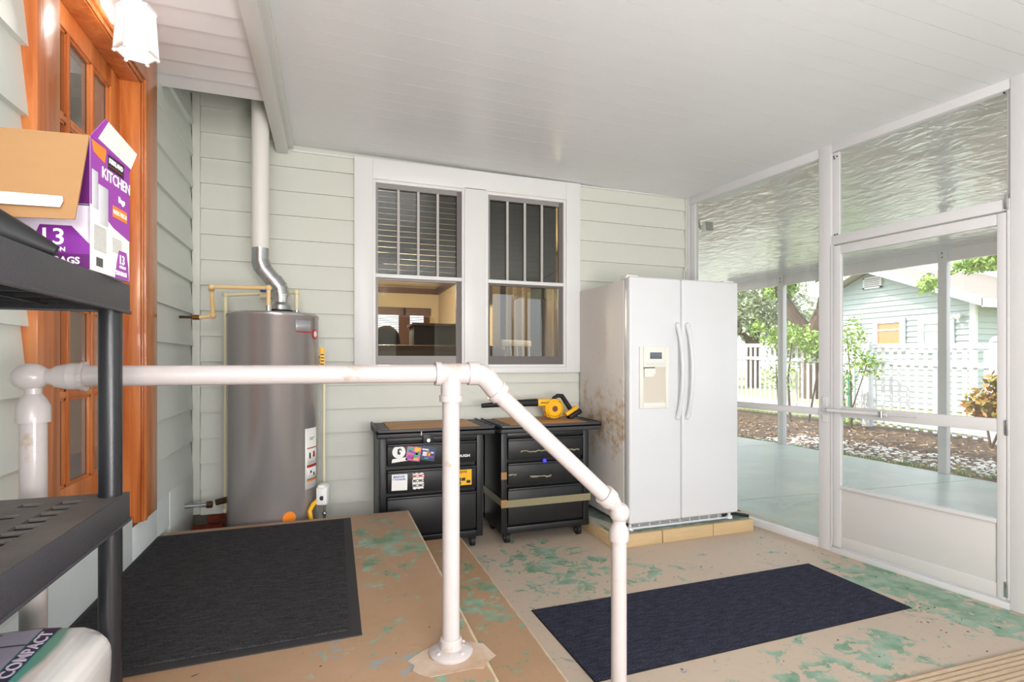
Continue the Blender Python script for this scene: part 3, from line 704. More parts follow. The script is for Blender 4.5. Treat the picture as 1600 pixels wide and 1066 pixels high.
tree('fence_shrub', 'sparse green shrub against fence left of the neighbour window', (9.75, 7.6, 0), [([(0, 0, -.08), (.05, .05, .9), (0, .1, 1.8)], .02, .008), ([(0, 0, .3), (0, -.35, 1.3)], .014, .006), ([(0, .1, .2), (0, .35, 1.5)], .014, .006)],
     [((0, 0, 1.75), (.25, .42, .5), 330), ((0, -.3, 1.2), (.2, .45, .35), 260), ((0, .25, .8), (.2, .4, .5), 220), ((0, .1, .2), (.2, .4, .25), 120)], M['leaf'], .045, cat='shrub')
tree('croton_bush', 'red and green leaved bush by fence at right', (9.6, 5.2, 0), [([(0, 0, -.08), (.02, .1, .5)], .02, .01), ([(0, 0, -.08), (.0, -.2, .5)], .02, .01)],
     [((0, 0, .58), (.28, .42, .34), 520), ((0, -.15, .95), (.25, .3, .2), 160)], M['leafr'], .065, cat='bush')
tree('magnolia_branch', 'overhanging leafy branch in front of the neighbour gable', (11.6, 5.9, 0), [([(.0, -2.5, -.05), (.0, -2.3, 2.5), (.0, -1.2, 3.5), (0, .4, 3.2), (0, 1.35, 2.9)], .09, .012)],
     [((0, .6, 3.12), (.3, .6, .2), 420), ((0, 1.4, 2.85), (.25, .35, .26), 240), ((0, -.2, 3.3), (.3, .5, .25), 300)], M['leaf'], .06)
tree('far_tree', 'pale distant tree beyond the oak crown', (24, 34, 0), [([(0, 0, 0), (0, 0, 4)], .4, .2)], [((0, 0, 4.5), (6, 4, 3.6), 5000), ((9, -6, 3), (4, 4, 3), 2500)], M['leafd'], .25)
bk = thing('recycling_bin', 'teal wheeled bin behind the picket fence', 'bin', (11.6, 9.35, -.03))
b = MB(); b.prism([(-.25, -.22, 0), (.25, -.22, 0), (.25, .22, 0), (-.25, .22, 0)], (0, 0, .9)); b.obj('body', M['teal'], bk); boxo('lid', M['teal'], bk, (-.28, .28, -.26, .26, .9, .97), bev=.02)

# ================================================================== ORANGE DOOR
d1 = thing('door_1', 'orange varnished glazed door in deep wooden casing', 'door', (-.90, 2.45, .55), kind='structure')
def dbx(name, x0, x1, y0, y1, z0, z1, m=None, par=None, bev=.003):   # world numbers, local to the door
    return boxo(name, m or M['wood'], par or d1, (x0+.90, x1+.90, y0-2.45, y1-2.45, z0-.55, z1-.55), bev=bev)
dbx('casing', -.86, -.815, 1.925, 2.066, .64, 2.76); dbx('casing', -.86, -.815, 2.885, 3.066, .53, 2.76)
dbx('moulding', -.86, -.805, 2.862, 2.885, .53, 2.585); dbx('moulding', -.819, -.812, 2.838, 2.858, .53, 2.56)
dbx('head_casing', -.86, -.815, 2.066, 2.885, 2.60, 2.76); dbx('moulding', -.86, -.805, 2.04, 2.885, 2.578, 2.60); dbx('moulding', -.819, -.812, 2.07, 2.858, 2.553, 2.574)
dbx('jamb', -.96, -.82, 2.045, 2.066, .66, 2.56); dbx('jamb', -.96, -.82, 2.835, 2.86, .53, 2.56); dbx('head_jamb', -.96, -.82, 2.066, 2.835, 2.55, 2.575)
dbx('sill', -.96, -.845, 2.066, 2.835, .53, .562)
ys_ = [2.165, 2.35, 2.56, 2.735]; zs = [.814, 1.148, 1.482, 1.815, 2.148, 2.468]
dbx('stile', -.94, -.90, 2.068, ys_[0], .553, 2.55); dbx('stile', -.94, -.90, ys_[-1], 2.833, .553, 2.55)
dbx('rail', -.94, -.90, ys_[0], ys_[-1], .553, zs[0]); dbx('rail', -.94, -.90, ys_[0], ys_[-1], zs[-1], 2.55)
for yy in ys_[1:-1]: dbx('muntin', -.938, -.902, yy-.012, yy+.012, zs[0], zs[-1])
for zz in zs[1:-1]: dbx('muntin', -.936, -.904, ys_[0], ys_[-1], zz-.012, zz+.012)
for i in range(3):
    for j in range(5):
        y0 = ys_[i]+(.012 if i else 0); y1 = ys_[i+1]-(.012 if i < 2 else 0); z0 = zs[j]+(.012 if j else 0); z1 = zs[j+1]-(.012 if j < 4 else 0)
        f = MB()
        for q in ((y0, y0+.009, z0, z1), (y1-.009, y1, z0, z1), (y0, y1, z0, z0+.009), (y0, y1, z1-.009, z1)): f.box(-.018, -.008, q[0]-2.45, q[1]-2.45, q[2]-.55, q[3]-.55)
        f.obj('glazing_bead', M['wood'], d1)
        dbx('pane', -.923, -.920, y0, y1, z0, z1, M['glassdoor'], bev=0)
boxo('room_behind_door', mat('dim hall wall', '#b8b2aa', .8), d1, (-.8, -.75, -1, 1.2, 0, 2.2))

# lantern over the door
ln = thing('wall_lantern', 'lit white hexagonal lantern mounted over the orange door', 'lamp', (-.815, 2.44, 2.64))
b = MB(); b.cone((0, 0, .02), (.02, 0, .02), .075, .065, 32); b.obj('back_plate', M['white'], ln)
b = MB(); b.tube([(.02, 0, .04), (.06, -.02, .08), (.11, -.06, .07), (.125, -.10, .0)], .008, 10); b.obj('arm', M['white'], ln)
cx, cy = .125, -.10
def hexp(r, z): return [(cx+r*math.cos(R(60*k+15)), cy+r*math.sin(R(60*k+15)), z) for k in range(6)]
b = MB(); b.prism(hexp(.066, -.045), (0, 0, .012)); b.cone((cx, cy, -.035), (cx, cy, .005), .05, .012, 6); b.obj('cap', M['white'], ln)
b = MB(); lo = hexp(.068, -.205); up_ = hexp(.058, -.045)
for k in range(6): b.cone(lo[k], up_[k], .0045, n=8); b.cone(lo[k], lo[(k+1) % 6], .0045, n=8); b.ball(Vector(lo[k])+Vector((0, 0, -.008)), .007, n=10)
b.obj('frame', M['white'], ln)
for k in range(6):
    p = [Vector(lo[k]), Vector(lo[(k+1) % 6]), Vector(up_[(k+1) % 6]), Vector(up_[k])]; b = MB(); n_ = (p[1]-p[0]).cross(p[3]-p[0]).normalized()*.002; b.prism(p, n_); b.obj('glass_panel', M['lamp_glass'], ln)
b = MB(); b.ball((cx, cy, -.11), .026, (1, 1, 1.4)); b.obj('bulb', M['bulb'], ln)
b = MB(); b.cone((cx, cy, -.075), (cx, cy, -.04), .014); b.obj('socket', M['white'], ln)
plight('lantern_lamp', (-.69, 2.34, 2.53), 4, (1, .93, .85), .04)

# ================================================================== WATER HEATER
wh = thing('water_heater', 'tall grey cylindrical water heater in the sided corner', 'water heater', (-.33, 3.60, 0))
rr = .262
MB().lathe([(rr-.01, .09), (rr, .10), (rr, 1.535), (rr+.003, 1.54), (rr+.003, 1.556), (rr-.01, 1.566), (.02, 1.572)], n=64).obj('tank', M['tank'], wh)
for a in (30, 150, 270): MB().cone((.2*math.cos(R(a)), .2*math.sin(R(a)), 0), (.2*math.cos(R(a)), .2*math.sin(R(a)), .10), .02, n=12).obj('leg', M['black'], wh)
b = MB(); b.cone((.04, -.02, 1.585), (.04, -.02, 1.592), .075); 
for a in range(4): b.cone((.04+.06*math.cos(a*1.57+.8), -.02+.06*math.sin(a*1.57+.8), 1.565), (.04+.06*math.cos(a*1.57+.8), -.02+.06*math.sin(a*1.57+.8), 1.59), .004, n=8)
b.obj('draft_hood', M['black'], wh)
def wrap(name, a0, a1, z0, z1, m, par=wh, off=.0015, n=10, rad=rr):
    b = MB(); pr = []
    for i in range(n+1):
        a = R(a0+(a1-a0)*i/n); pr.append((math.cos(a), math.sin(a)))
    lo = [b.b.verts.new((c*(rad+off), s*(rad+off), z0)) for c, s in pr]; hi = [b.b.verts.new((c*(rad+off), s*(rad+off), z1)) for c, s in pr]
    for i in range(n): b.b.faces.new((lo[i], lo[i+1], hi[i+1], hi[i]))
    o = b.obj(name, m, par); md = o.modifiers.new('s', 'SOLIDIFY'); md.thickness = .0008; return o
VA = math.degrees(math.atan2(-3.6, .33))      # direction to the camera
lb = wrap('warning_label', VA+41, VA+68, .49, .86, M['paper']); lb['label'] = 'white warning label with orange and red boxes'
for (z0, z1, mm) in ((.735, .742, 'orange'), (.64, .735, 'paper'), (.62, .632, 'red'), (.55, .62, 'paper'), (.535, .545, 'orange')): wrap('label_box', VA+44, VA+66, z0, z1, M[mm], lb, .003)
for (z0, z1) in ((.632, .636), (.737, .7395), (.546, .55)): wrap('label_line', VA+44, VA+66, z0, z1, M['dark'], lb, .0035)
for a0, a1, z0, z1, mm in ((48, 51, .675, .71, 'dark'), (56, 61, .68, .715, 'red'), (50, 53, .585, .60, 'dark'), (57, 60, .565, .585, 'dark'), (49, 60, .80, .803, 'dark'), (49, 56, .79, .793, 'dark')): wrap('label_print', VA+a0, VA+a1, z0, z1, M[mm], lb, .004)
lg = wrap('name_plate', VA+27, VA+52, 1.45, 1.52, mat('pale silver plate', '#b9b9c0', .3, metal=.4)); wrap('name_plate_edge', VA+27, VA+52, 1.445, 1.452, M['red'], lg, .002)
a = R(VA+62); b = MB(); b.cone(((rr)*math.cos(a), rr*math.sin(a), 1.44), ((rr+.004)*math.cos(a), (rr+.004)*math.sin(a), 1.44), .032, n=24); b.obj('red_roundel', M['red'], wh)
a = R(VA+62); b = MB(); b.cone(((rr)*math.cos(a), rr*math.sin(a), 1.44), ((rr+.006)*math.cos(a), (rr+.006)*math.sin(a), 1.44), .018, n=24); b.obj('roundel_centre', M['paper'], wh)
a = R(VA+18.0); b = MB(); b.cone((rr*math.cos(a)*.99, rr*math.sin(a)*.99, .345), ((rr+.006)*math.cos(a), (rr+.006)*math.sin(a), .345), .038, n=28); b.obj('orange_sticker', M['orange'], wh)
# gas valve
b = MB(); mt = Matrix.Translation((.262, -.12, .44)) @ Matrix.Rotation(R(-15), 4, 'Z'); b.box(0, .065, -.045, .04, -.055, .055, bev=.01, mtx=mt); b.box(.01, .055, -.05, .04, .045, .07, bev=.008, mtx=mt)
v = b.obj('gas_valve', M['white'], wh); b = MB(); b.cone((.285, -.175, .43), (.285, -.16, .43), .014); b.obj('valve_knob', M['black'], v)
b = MB(); b.tube([(.26, -.13, .41), (.235, -.165, .395), (.215, -.185, .36), (.225, -.195, .30), (.25, -.19, .2), (.26, -.12, .08)], .014, 14); b.obj('gas_hose', M['yellow'], wh)
b = MB(); b.cone((.30, -.15, .28), (.30, -.15, .38), .008); b.ball((.30, -.15, .33), .014); b.obj('gas_fitting', M['galv'], wh)
b = MB(); b.tube([(.21, .2, 1.3), (.29, .1, 1.3), (.295, .08, 1.25), (.295, .08, .12)], .009, 10); b.obj('relief_pipe', M['cpvc2'], wh)
tg = MB(); tg.box(.272, .30, -.04, -.037, 1.19, 1.36, bev=.001); o = tg.obj('hanging_tag', M['yellow'], wh); o['label'] = 'yellow hanging instruction tag'
for i in range(6): boxo('tag_print', M['dark'], o, (.276, .296, -.0415, -.0395, 1.21+i*.02, 1.217+i*.02))
b = MB(); b.cone((.295, -.04, 1.36), (.295, .06, 1.37), .003, n=8); b.obj('tag_tie', M['white'], wh)
# flue
fp = thing('flue_pipe', 'white painted vent pipe rising from the water heater', 'vent pipe', (-.29, 3.58, 1.59))
b = MB(); b.tube([(-.115, .0, .36), (-.115, 0, 1.46)], .050, 28); b.obj('pipe', mat('off white vent paint', '#dfdcd6', .4), fp)
b = MB(); b.tube([(-.115, 0, .38), (-.115, 0, .285)], .0505, 24, ); b.tube([(-.115, 0, .30), (-.10, 0, .255)], .054, 24); b.tube([(-.105, 0, .262), (-.035, 0, .175)], .050, 24); b.tube([(-.04, 0, .185), (-.005, 0, .135)], .054, 24); b.tube([(-.008, 0, .145), (0, 0, .09)], .050, 24)
b.obj('elbow', M['galv'], fp); b = MB(); b.lathe([(.046, 0.045), (.05, .09), (.054, .09), (.054, .10), (.046, .105)], n=28); b.lathe([(.065, .002), (.062, .03), (.046, .05)], n=28); b.obj('collar', M['galv'], fp)
# water pipes
def cpipe(name, label, pts, r, m, fit, loc):
    t = thing(name, label, 'pipe', loc); L = Vector(loc); pts = [Vector(p)-L for p in pts]
    b = MB()
    for a, c in zip(pts, pts[1:]): b.cone(a, c, r, n=16)
    b.obj('pipe', m, t)
    for p in pts[1:-1]: MB().ball(p, r*1.55, n=14).obj('elbow', m, t)
    return t
t = cpipe('water_pipe', 'cream hot water pipe stepping from heater to left wall', [(-.345, 3.44, 1.60), (-.345, 3.44, 1.71), (-.655, 3.50, 1.71), (-.668, 3.56, 1.70), (-.668, 3.60, 1.548), (-.74, 3.60, 1.535)], .012, M['cpvc'], None, (-.345, 3.44, 1.565))
b = MB(); b.cone((0, 0, 0), (0, 0, .04), .016, n=12); b.obj('steel_nipple', M['galv'], t)
b = MB(); b.cone((-.395, .16, -.030), (-.43, .16, -.030), .015, n=12); b.obj('brass_coupling', M['brass'], t); b = MB(); b.cone((-.43, .16, -.030), (-.50, .16, -.030), .008, n=10); b.obj('copper_stub', M['copper'], t)
t = cpipe('water_pipe', 'pale cold water pipe dropping down the corner siding', [(-.20, 3.64, 1.60), (-.20, 3.64, 1.715), (-.34, 3.72, 1.715), (-.62, 3.72, 1.69), (-.62, 3.72, .33), (-.62, 3.80, .33)], .012, M['cpvc2'], None, (-.62, 3.72, 0))
b = MB(); b.box(.20, .30, -.03, .0, 1.715, 1.735, bev=.006); o = b.obj('valve_lever', M['blue'], t); o['label'] = 'blue valve lever'
b = MB(); b.cone((.20, 0, 1.69), (.32, 0, 1.695), .02, n=14); b.obj('valve_body', M['cpvc2'], t)
b = MB(); b.cone((.42, -.08, 1.565), (.42, -.08, 1.60), .016, n=12); b.obj('steel_nipple', M['galv'], t)
t = thing('waste_pipe', 'old grey iron pipe stub low in the corner', 'pipe', (-.84, 3.7, .38))
b = MB(); b.cone((0, 0, 0), (.13, .0, 0), .015, n=12); b.obj('pipe', M['galv'], t); b = MB(); b.cone((.12, 0, 0), (.15, 0, 0), .022, n=8); b.cone((.17, 0, .01), (.27, 0, .03), .02, n=10); b.obj('fitting', M['copper'], t)

# ================================================================== PIPE RAILING
rl = thing('pipe_railing', 'thick white painted pipe handrail across the landing', 'railing', (0, 1.61, 0))
pr = .027
def seg(name, a, c, r=pr): b = MB(); b.cone((a[0], 0, a[1]), (c[0], 0, c[1]), r, n=32); return b.obj(name, M['pipe'], rl)
seg('top_rail', (-.62, 1.233), (.33, 1.232)); seg('post', (.358, .40), (.358, 1.19)); seg('post', (-.69, .36), (-.69, 1.15)); seg('post', (.955, 0), (.955, .67))
seg('sloping_rail', (.49, 1.187), (.905, .803))
b = MB()   # tee
b.cone((.315, 0, 1.232), (.42, 0, 1.232), .032, n=32); b.cone((.308, 0, 1.232), (.325, 0, 1.232), .037, n=32); b.cone((.412, 0, 1.232), (.428, 0, 1.232), .037, n=32)
b.cone((.358, 0, 1.15), (.358, 0, 1.22), .032, n=32); b.cone((.358, 0, 1.145), (.358, 0, 1.165), .036, n=32); b.obj('tee_fitting', M['pipe'], rl)
b = MB(); b.tube([(.425, 0, 1.232), (.45, 0, 1.230), (.475, 0, 1.215), (.50, 0, 1.185), (.515, 0, 1.168)], [.033, .034, .034, .034, .034], 28); b.cone((.428, 0, 1.232), (.446, 0, 1.232), .037, n=32)
q = Vector((.46, 0, -.415)).normalized(); b.cone(Vector((.505, 0, 1.178)), Vector((.505, 0, 1.178))+q*.022, .038, n=32); b.obj('elbow_fitting', M['pipe'], rl)
b = MB(); e = Vector((.895, 0, .812)); b.cone(e, e+q*.035, .036, .036, 32); b.cone(e+q*.035, e+q*.07, .034, .022, 32); b.obj('coupling', M['pipe'], rl)
b = MB(); b.ball((.957, 0, .742), .036, n=28); b.obj('ball_joint', M['pipe'], rl)
b = MB(); b.lathe([(.022, .70), (.024, .715)], (.957, 0, 0)); b.lathe([(.034, .645), (.035, .65), (.035, .675), (.030, .69), (.022, .705)], (.955, 0, 0), 28); b.obj('coupling', M['pipe'], rl)
b = MB(); b.ball((-.695, 0, 1.232), .034, (1.15, 1, 1), n=28); b.obj('ball_joint', M['pipe'], rl)
b = MB(); b.lathe([(.034, 1.12), (.034, 1.16), (.026, 1.178), (.017, 1.19), (.017, 1.21)], (-.69, 0, 0), 28); b.obj('coupling', M['pipe'], rl)
b = MB(); b.cone((-.665, 0, 1.232), (-.645, 0, 1.232), .018, .024, 24); b.cone((-.645, 0, 1.232), (-.615, 0, 1.232), .027, .034, 28); b.cone((-.615, 0, 1.232), (-.585, 0, 1.232), .034, .034, 28); b.cone((-.590, 0, 1.232), (-.582, 0, 1.232), .037, n=28); b.obj('coupling', M['pipe'], rl)
for x, z in ((.358, .36), (.955, 0), (-.69, .36)):
    b = MB(); b.lathe([(.066, 0), (.068, .008), (.06, .014), (.036, .02), (.034, .045), (.03, .05)], (x, 0, z), 32)
    for a in range(4): b.ball((x+.05*math.cos(a*1.57+.5), .05*math.sin(a*1.57+.5), z+.014), .008, n=8)
    b.obj('flange', M['pipe'], rl)
b = MB()   # smear of white paint round the middle foot
pts = [(.358+(.085+.03*random.random())*math.cos(k*.314)*1.25, (.075+.03*random.random())*math.sin(k*.314)-.03, .3605) for k in range(20)]
b.prism(pts, (0, 0, .0012)); b.obj('paint_smear', mat('smeared white paint', '#cdbbab', .6, col2='#b3957a', vs=9), rl)

# ================================================================== BLACK SHELVING
sh = thing('shelving_unit', 'black resin shelving unit in the left foreground', 'shelf', (-.65, 1.0, .36))
SX0, SX1, SY0, SY1 = -.21, .209, -.46, .441
def shelf(z, top=.062):
    b = MB(); xs = [SX0, -.16, -.122, -.094, -.056, -.028, .010, .038, .076, .106, .144, SX1]
    ysv = [SY0, SY0+.05]; yv = SY0+.05
    while yv < SY1-.08: yv += .0325; ysv.append(yv); yv += .0125; ysv.append(yv)
    ysv.append(SY1)
    V = [[b.b.verts.new((x, y, z)) for y in ysv] for x in xs]
    for i in range(len(xs)-1):
        for j in range(len(ysv)-1):
            hole = False
            if 1 <= j < len(ysv)-2 and j % 2 == 1:
                if i == 9: hole = True
                elif i in (1, 3, 5, 7) and ((j//2)+(i//2)) % 2 == 0: hole = True
            if not hole: b.b.faces.new((V[i][j], V[i+1][j], V[i+1][j+1], V[i][j+1]))
    o = b.obj('shelf', M['shelftop'], sh, smooth=False); md = o.modifiers.new('s', 'SOLIDIFY'); md.thickness = .006; md.offset = 0
    b = MB(); t_ = .004
    b.box(SX1-.004, SX1+.003, SY0, SY1+.003, z-top, z+.003, bev=.002); b.box(SX0-.003, SX0+.004, SY0, SY1+.003, z-top, z+.003, bev=.002)
    b.box(SX0, SX1, SY1-.004, SY1+.003, z-top, z+.003, bev=.002); b.box(SX0, SX1, SY0-.003, SY0+.004, z-top, z+.003, bev=.002)
    b.box(SX1-.004, SX1+.006, SY0, SY1+.006, z-top-.003, z-top+.004, bev=.002)
    b.obj('shelf_rim', M['shelfm'], sh); b = MB()
    for i in range(9): yy = SY0+.1*(i+.6); b.box(SX0, SX1, yy-.002, yy+.002, z-top+.015, z-.011)
    for xx in (-.08, .06): b.box(xx-.002, xx+.002, SY0, SY1, z-top+.012, z-.011)
    b.box(SX0+.006, SX1-.006, SY1-.012, SY1-.008, z-top+.004, z-.008); b.box(SX0+.006, SX0+.01, SY0, SY1-.01, z-top+.004, z-.008)
    b.obj('underside_rib_shade', M['black'], sh)  # ribs and rim lining blacker than the shelf: shade under the holes as colour
shelf(1.085); shelf(.605); shelf(.09)
for x, y in ((.184, .412), (-.18, .412), (.182, -.43), (-.18, -.43)):
    for z0, z1 in ((0, .03), (.09, .545), (.605, 1.025)):
        b = MB(); b.cone((x, y, z0), (x, y, z1), .0225, n=28); b.obj('post', M['postm'], sh)

# --- opened carton on the top shelf
ct = thing('bag_carton', 'opened white and purple kitchen bag carton on top shelf', 'box', (-.442, 1.238, 1.449), R(-5))
Wd, Dp, Hh = .30, .165, .262
b = MB(); b.box(-Wd, -Wd+.004, 0, Dp, 0, Hh); b.box(-Wd, 0, Dp-.004, Dp, 0, Hh); b.box(-Wd, 0, 0, .004, 0, Hh); b.box(-.004, 0, 0, Dp, 0, Hh); b.box(-Wd, 0, 0, Dp, 0, .004); b.obj('carton', M['lilac'], ct)
# front face print
def fq(name, pts, m, off=.0006, par=ct): b = MB(); b.prism([(x, -off, z) for x, z in pts], (0, -.0003, 0)); return b.obj(name, m, par)
def rq(name, pts, m, off=.0006, par=ct): b = MB(); b.prism([(off, y, z) for y, z in pts], (.0003, 0, 0)); return b.obj(name, m, par)
fq('print_panel', [(-Wd, .128), (0, .128), (0, Hh), (-Wd, Hh)], M['dpurple']); fq('print_line', [(-Wd, .125), (0, .125), (0, .127), (-Wd, .127)], M['navy'])
fq('print_panel', [(-.098, .042), (-.082, .084), (-.03, .084), (0, .05), (0, .03), (-.09, .03)], M['purple']); fq('print_panel', [(-.095, .001), (0, .001), (0, .030), (-.09, .030)], M['dpurple'])
text('lettering', '13', .044, M['white'], ct, (-.086, -.0012, .047), (1, 0, 0), (0, 0, 1), bold=.0006, sx=1.05)
text('lettering', 'GALLON', .0115, M['white'], ct, (-.088, -.0012, .034), (1, 0, 0), (0, 0, 1), bold=.0003, sx=1.05)
text('lettering', '200 BAGS', .018, M['white'], ct, (-.092, -.0012, .011), (1, 0, 0), (0, 0, 1), bold=.0005)
# right face print
rq('print_panel', [(0, .001), (Dp, .001), (Dp, .25), (0, Hh)], M['paper'], .0003)
rq('print_panel', [(0, .13), (.04, .124), (.09, .104), (Dp, .090), (Dp, Hh), (0, Hh)], M['magenta'])
rq('print_line', [(0, .127), (.04, .121), (.09, .101), (Dp, .087), (Dp, .090), (.09, .104), (.04, .124), (0, .130)], M['white'], .0008)
rq('print_badge', [(.004, .258), (.062, .258), (.055, .228), (.03, .232), (.012, .236)], M['orange'], .001)
rq('print_badge', [(.068, .252), (.138, .252), (.138, .222), (.068, .222)], M['blackm'], .001); rq('print_line', [(.073, .229), (.133, .229), (.133, .230), (.073, .230)], M['red'], .0014)
def rt(body, size, m, y, z, sx=1, bold=.0004): text('lettering', body, size, m, ct, (.0018, y, z), (0, 1, 0), (0, 0, 1), bold=bold, sx=sx)
rt('KIRKLAND', .0145, M['white'], .072, .236, .85, .0005); rt('Signature', .007, M['red'], .088, .2675)
rt('KITCHEN', .032, M['white'], .042, .196, .92, .0006); rt('Bags', .018, M['white'], .112, .165, .9, .0005)
rq('print_badge', [(.088, .152), (.152, .152), (.152, .128), (.088, .128)], M['orange'], .001)
rt('FLEX-TECH', .0125, M['paper'], .090, .1355, .95, .0003)
b = MB(); b.box(.0006, .0016, .006, .028, .125, .20, bev=.0003); b.box(.0006, .0018, .030, .068, .10, .178, bev=.0003); b.obj('printed_bin', mat('printed grey bin', '#cfcfd6', .4), ct)
for i in range(16): rq('print_line', [(.014, .092-i*.0032), (.062, .092-i*.0032), (.062, .093-i*.0032), (.014, .093-i*.0032)], M['mirrorgrey'], .0008)
for i in range(9): rq('print_line', [(.088, .082-i*.0035), (.128, .082-i*.0035), (.128, .083-i*.0035), (.088, .083-i*.0035)], M['mirrorgrey'], .0008)
for i in range(12): rq('barcode_bar', [(.022+i*.0022, .012), (.0228+i*.0022+(i % 3)*.0003, .012), (.0228+i*.0022+(i % 3)*.0003, .030), (.022+i*.0022, .030)], M['dark'], .0008)
rq('print_badge', [(.098, .001), (.162, .001), (.158, .035), (.150, .062), (.116, .062), (.106, .035)], M['magenta'], .001)
rt('13', .028, M['white'], .114, .033, .95, .0006); rt('GALLON', .0075, M['white'], .117, .024, .95); rt('200 BAGS', .0125, M['white'], .101, .008, .92, .0005)
# flaps
b = MB(); b.prism([(-Wd, 0, Hh), (.0, 0, Hh), (.006, -.062, .082), (-Wd, -.062, .076)], (0, -.003, 0)); o = b.obj('front_flap', M['card'], ct); o['label'] = 'brown cardboard flap folded down'
b = MB(); b.prism([(-.12, -.063, .103), (-.018, -.0625, .103), (-.015, -.0585, .116), (-.018, -.055, .125), (-.12, -.0545, .127)], (0, -.002, 0)); b.obj('white_strip', M['white'], o)
b = MB(); b.prism([(0, 0, Hh), (0, Dp, .25), (.014, Dp, .290), (.020, .012, .302)], (.002, 0, 0)); o = b.obj('side_flap', M['magenta'], ct)
b = MB(); b.prism([(.0042, .022, .266), (.0042, Dp-.003, .254), (.0162, Dp-.003, .2885), (.0220, .022, .300)], (.001, 0, 0)); b.obj('flap_panel', M['paper'], o)
# black nozzle
bn = thing('black_nozzle', 'black tapered plastic nozzle lying beside the carton', 'nozzle', (-.46, 1.14, 1.449))
b = MB(); b.tube([(.012, -.02, .012), (-.03, -.03, .03), (-.09, -.04, .055), (-.16, -.05, .085), (-.24, -.06, .115)], [.010, .022, .036, .050, .062], 20); b.obj('cone', M['rubber'], bn)
b = MB(); b.tube([(-.24, -.06, .115), (-.27, -.063, .126)], .066, 20); b.obj('cone_rim', M['rubber'], bn)
# paper pack on the bottom shelf
pk_ = thing('paper_towel_pack', 'teal and white plastic wrapped paper pack under shelves', 'package', (-.645, 1.175, .452))
b = MB(); r_ = bmesh.ops.create_grid
b.box(-.195, .195, -.24, .24, 0, .245, bev=.055, seg=6)
bmesh.ops.subdivide_edges(b.b, edges=b.b.edges[:], cuts=3, use_grid_fill=True)
from mathutils import noise as mn
for v in b.b.verts:
    n_ = mn.noise(v.co*14)*.007+mn.noise(Vector((v.co.x*40, v.co.y*40, v.co.z*6)))*.004
    if v.co.z > .02: v.co += v.co.normalized()*n_
    if v.co.z > .12: v.co.z += .02*(1-(v.co.x/.2)**2)-.010
def pack_mat():
    m = mat('printed plastic wrap', '#e6e2e0', .18, coat=.6); t = NT(m); v = t.coord()
    s = t.new('ShaderNodeSeparateXYZ'); t.l.new(v, s.inputs[0])
    w = t.math('ADD', s.outputs[0], t.math('MULTIPLY', t.math('SUBTRACT', t.noise(v, 5, 2), .5), .04))
    c = t.ramp(t.math('ADD', t.math('MULTIPLY', w, 2.0), .5), [(.0, hx('#4ba89c')), (.74, hx('#4ba89c')), (.76, hx('#dcd8d6')), (.90, hx('#e3dfdd')), (.93, hx('#7cc9c2'))])
    t.l.new(c, P(m).inputs['Base Color']); return m
from mathutils.bvhtree import BVHTree
bvh = BVHTree.FromBMesh(b.b)
b.obj('wrap', pack_mat(), pk_)
def drape(o, lift):
    for v in o.data.vertices:
        h = bvh.ray_cast(Vector((v.co.x, v.co.y, 1)), Vector((0, 0, -1)))[0]
        v.co.z = (h.z if h else .24)+lift+v.co.z
    return o
def patch(name, m, rects, lift):
    b = MB()
    for x0, x1, y0, y1 in rects:
        nx = max(1, int((x1-x0)/.015)); ny = max(1, int((y1-y0)/.015))
        V = [[b.b.verts.new((x0+(x1-x0)*i/nx, y0+(y1-y0)*j/ny, 0)) for j in range(ny+1)] for i in range(nx+1)]
        for i in range(nx):
            for j in range(ny): b.b.faces.new((V[i][j], V[i+1][j], V[i+1][j+1], V[i][j+1]))
    return drape(b.obj(name, m, pk_, smooth=False), lift)
patch('print_panel', mat('printed grey panel', '#a9a4bd', .3), [(-.13, .075, .03, .195)], .0012)
patch('print_outline', M['navy'], [(-.135, .08, .195, .200), (-.135, .08, .026, .031), (-.135, .08, .125, .130), (-.135, -.130, .026, .2)], .0018)
for cx_, cy_ in ((.0, .165), (-.075, .165), (.0, .08), (-.075, .08)):
    patch('print_arrow', M['dark'], [(cx_-.002, cx_+.002, cy_-.025, cy_+.02), (cx_-.002, cx_+.012, cy_+.016, cy_+.021), (cx_-.014, cx_, cy_-.027, cy_-.023)], .0018)
patch('print_band', M['navy'], [(.078, .104, .0, .205)], .0016)
drape(text('lettering', 'COMPACT', .030, M['lilac'], pk_, (.101, .012, 0), (0, 1, 0), (-1, 0, 0), bold=.0005, sx=1.15), .0022)

# ================================================================== MATS
mt1 = thing('door_mat', 'charcoal carpet mat with rubber border on the landing', 'mat', (-.375, 2.50, .36))
b = MB(); b.prism([(-.475, .67, 0), (-.475, -.715, 0), (.477, -.69, 0), (.49, .684, 0)], (0, 0, .004)); b.obj('rubber_border', mat('dark rubber border', '#29292c', .7), mt1)
b = MB(); b.prism([(-.445, .635, .004), (-.445, -.675, .004), (.437, -.65, .004), (.45, .65, .004)], (0, 0, .005)); b.obj('carpet', M['mat1'], mt1)
mt2 = thing('floor_mat', 'navy black carpet mat on the porch floor', 'mat', (1.905, 2.18, 0))
b = MB(); b.prism([(-.93, .308, 0), (-.911, -.325, 0), (.921, -.299, 0), (.926, .314, 0)], (0, 0, .006)); b.obj('carpet', M['mat2'], mt2)
b = MB(); b.prism([(-.935, .313, 0), (-.916, -.33, 0), (.926, -.304, 0), (.931, .319, 0)], (0, 0, .003)); b.obj('backing', M['rubber'], mt2)
jr = thing('jute_rug', 'straw coloured ribbed rug at the bottom right corner', 'rug', (2.55, 1.0, 0))
b = MB(); y = -.55
while y < .47: b.prism([(-.75, y, 0), (-.75, y, .010), (-.75, y+.012, .014), (-.75, y+.024, .010), (-.75, y+.024, 0)], (1.43, -.05, 0)); y += .025
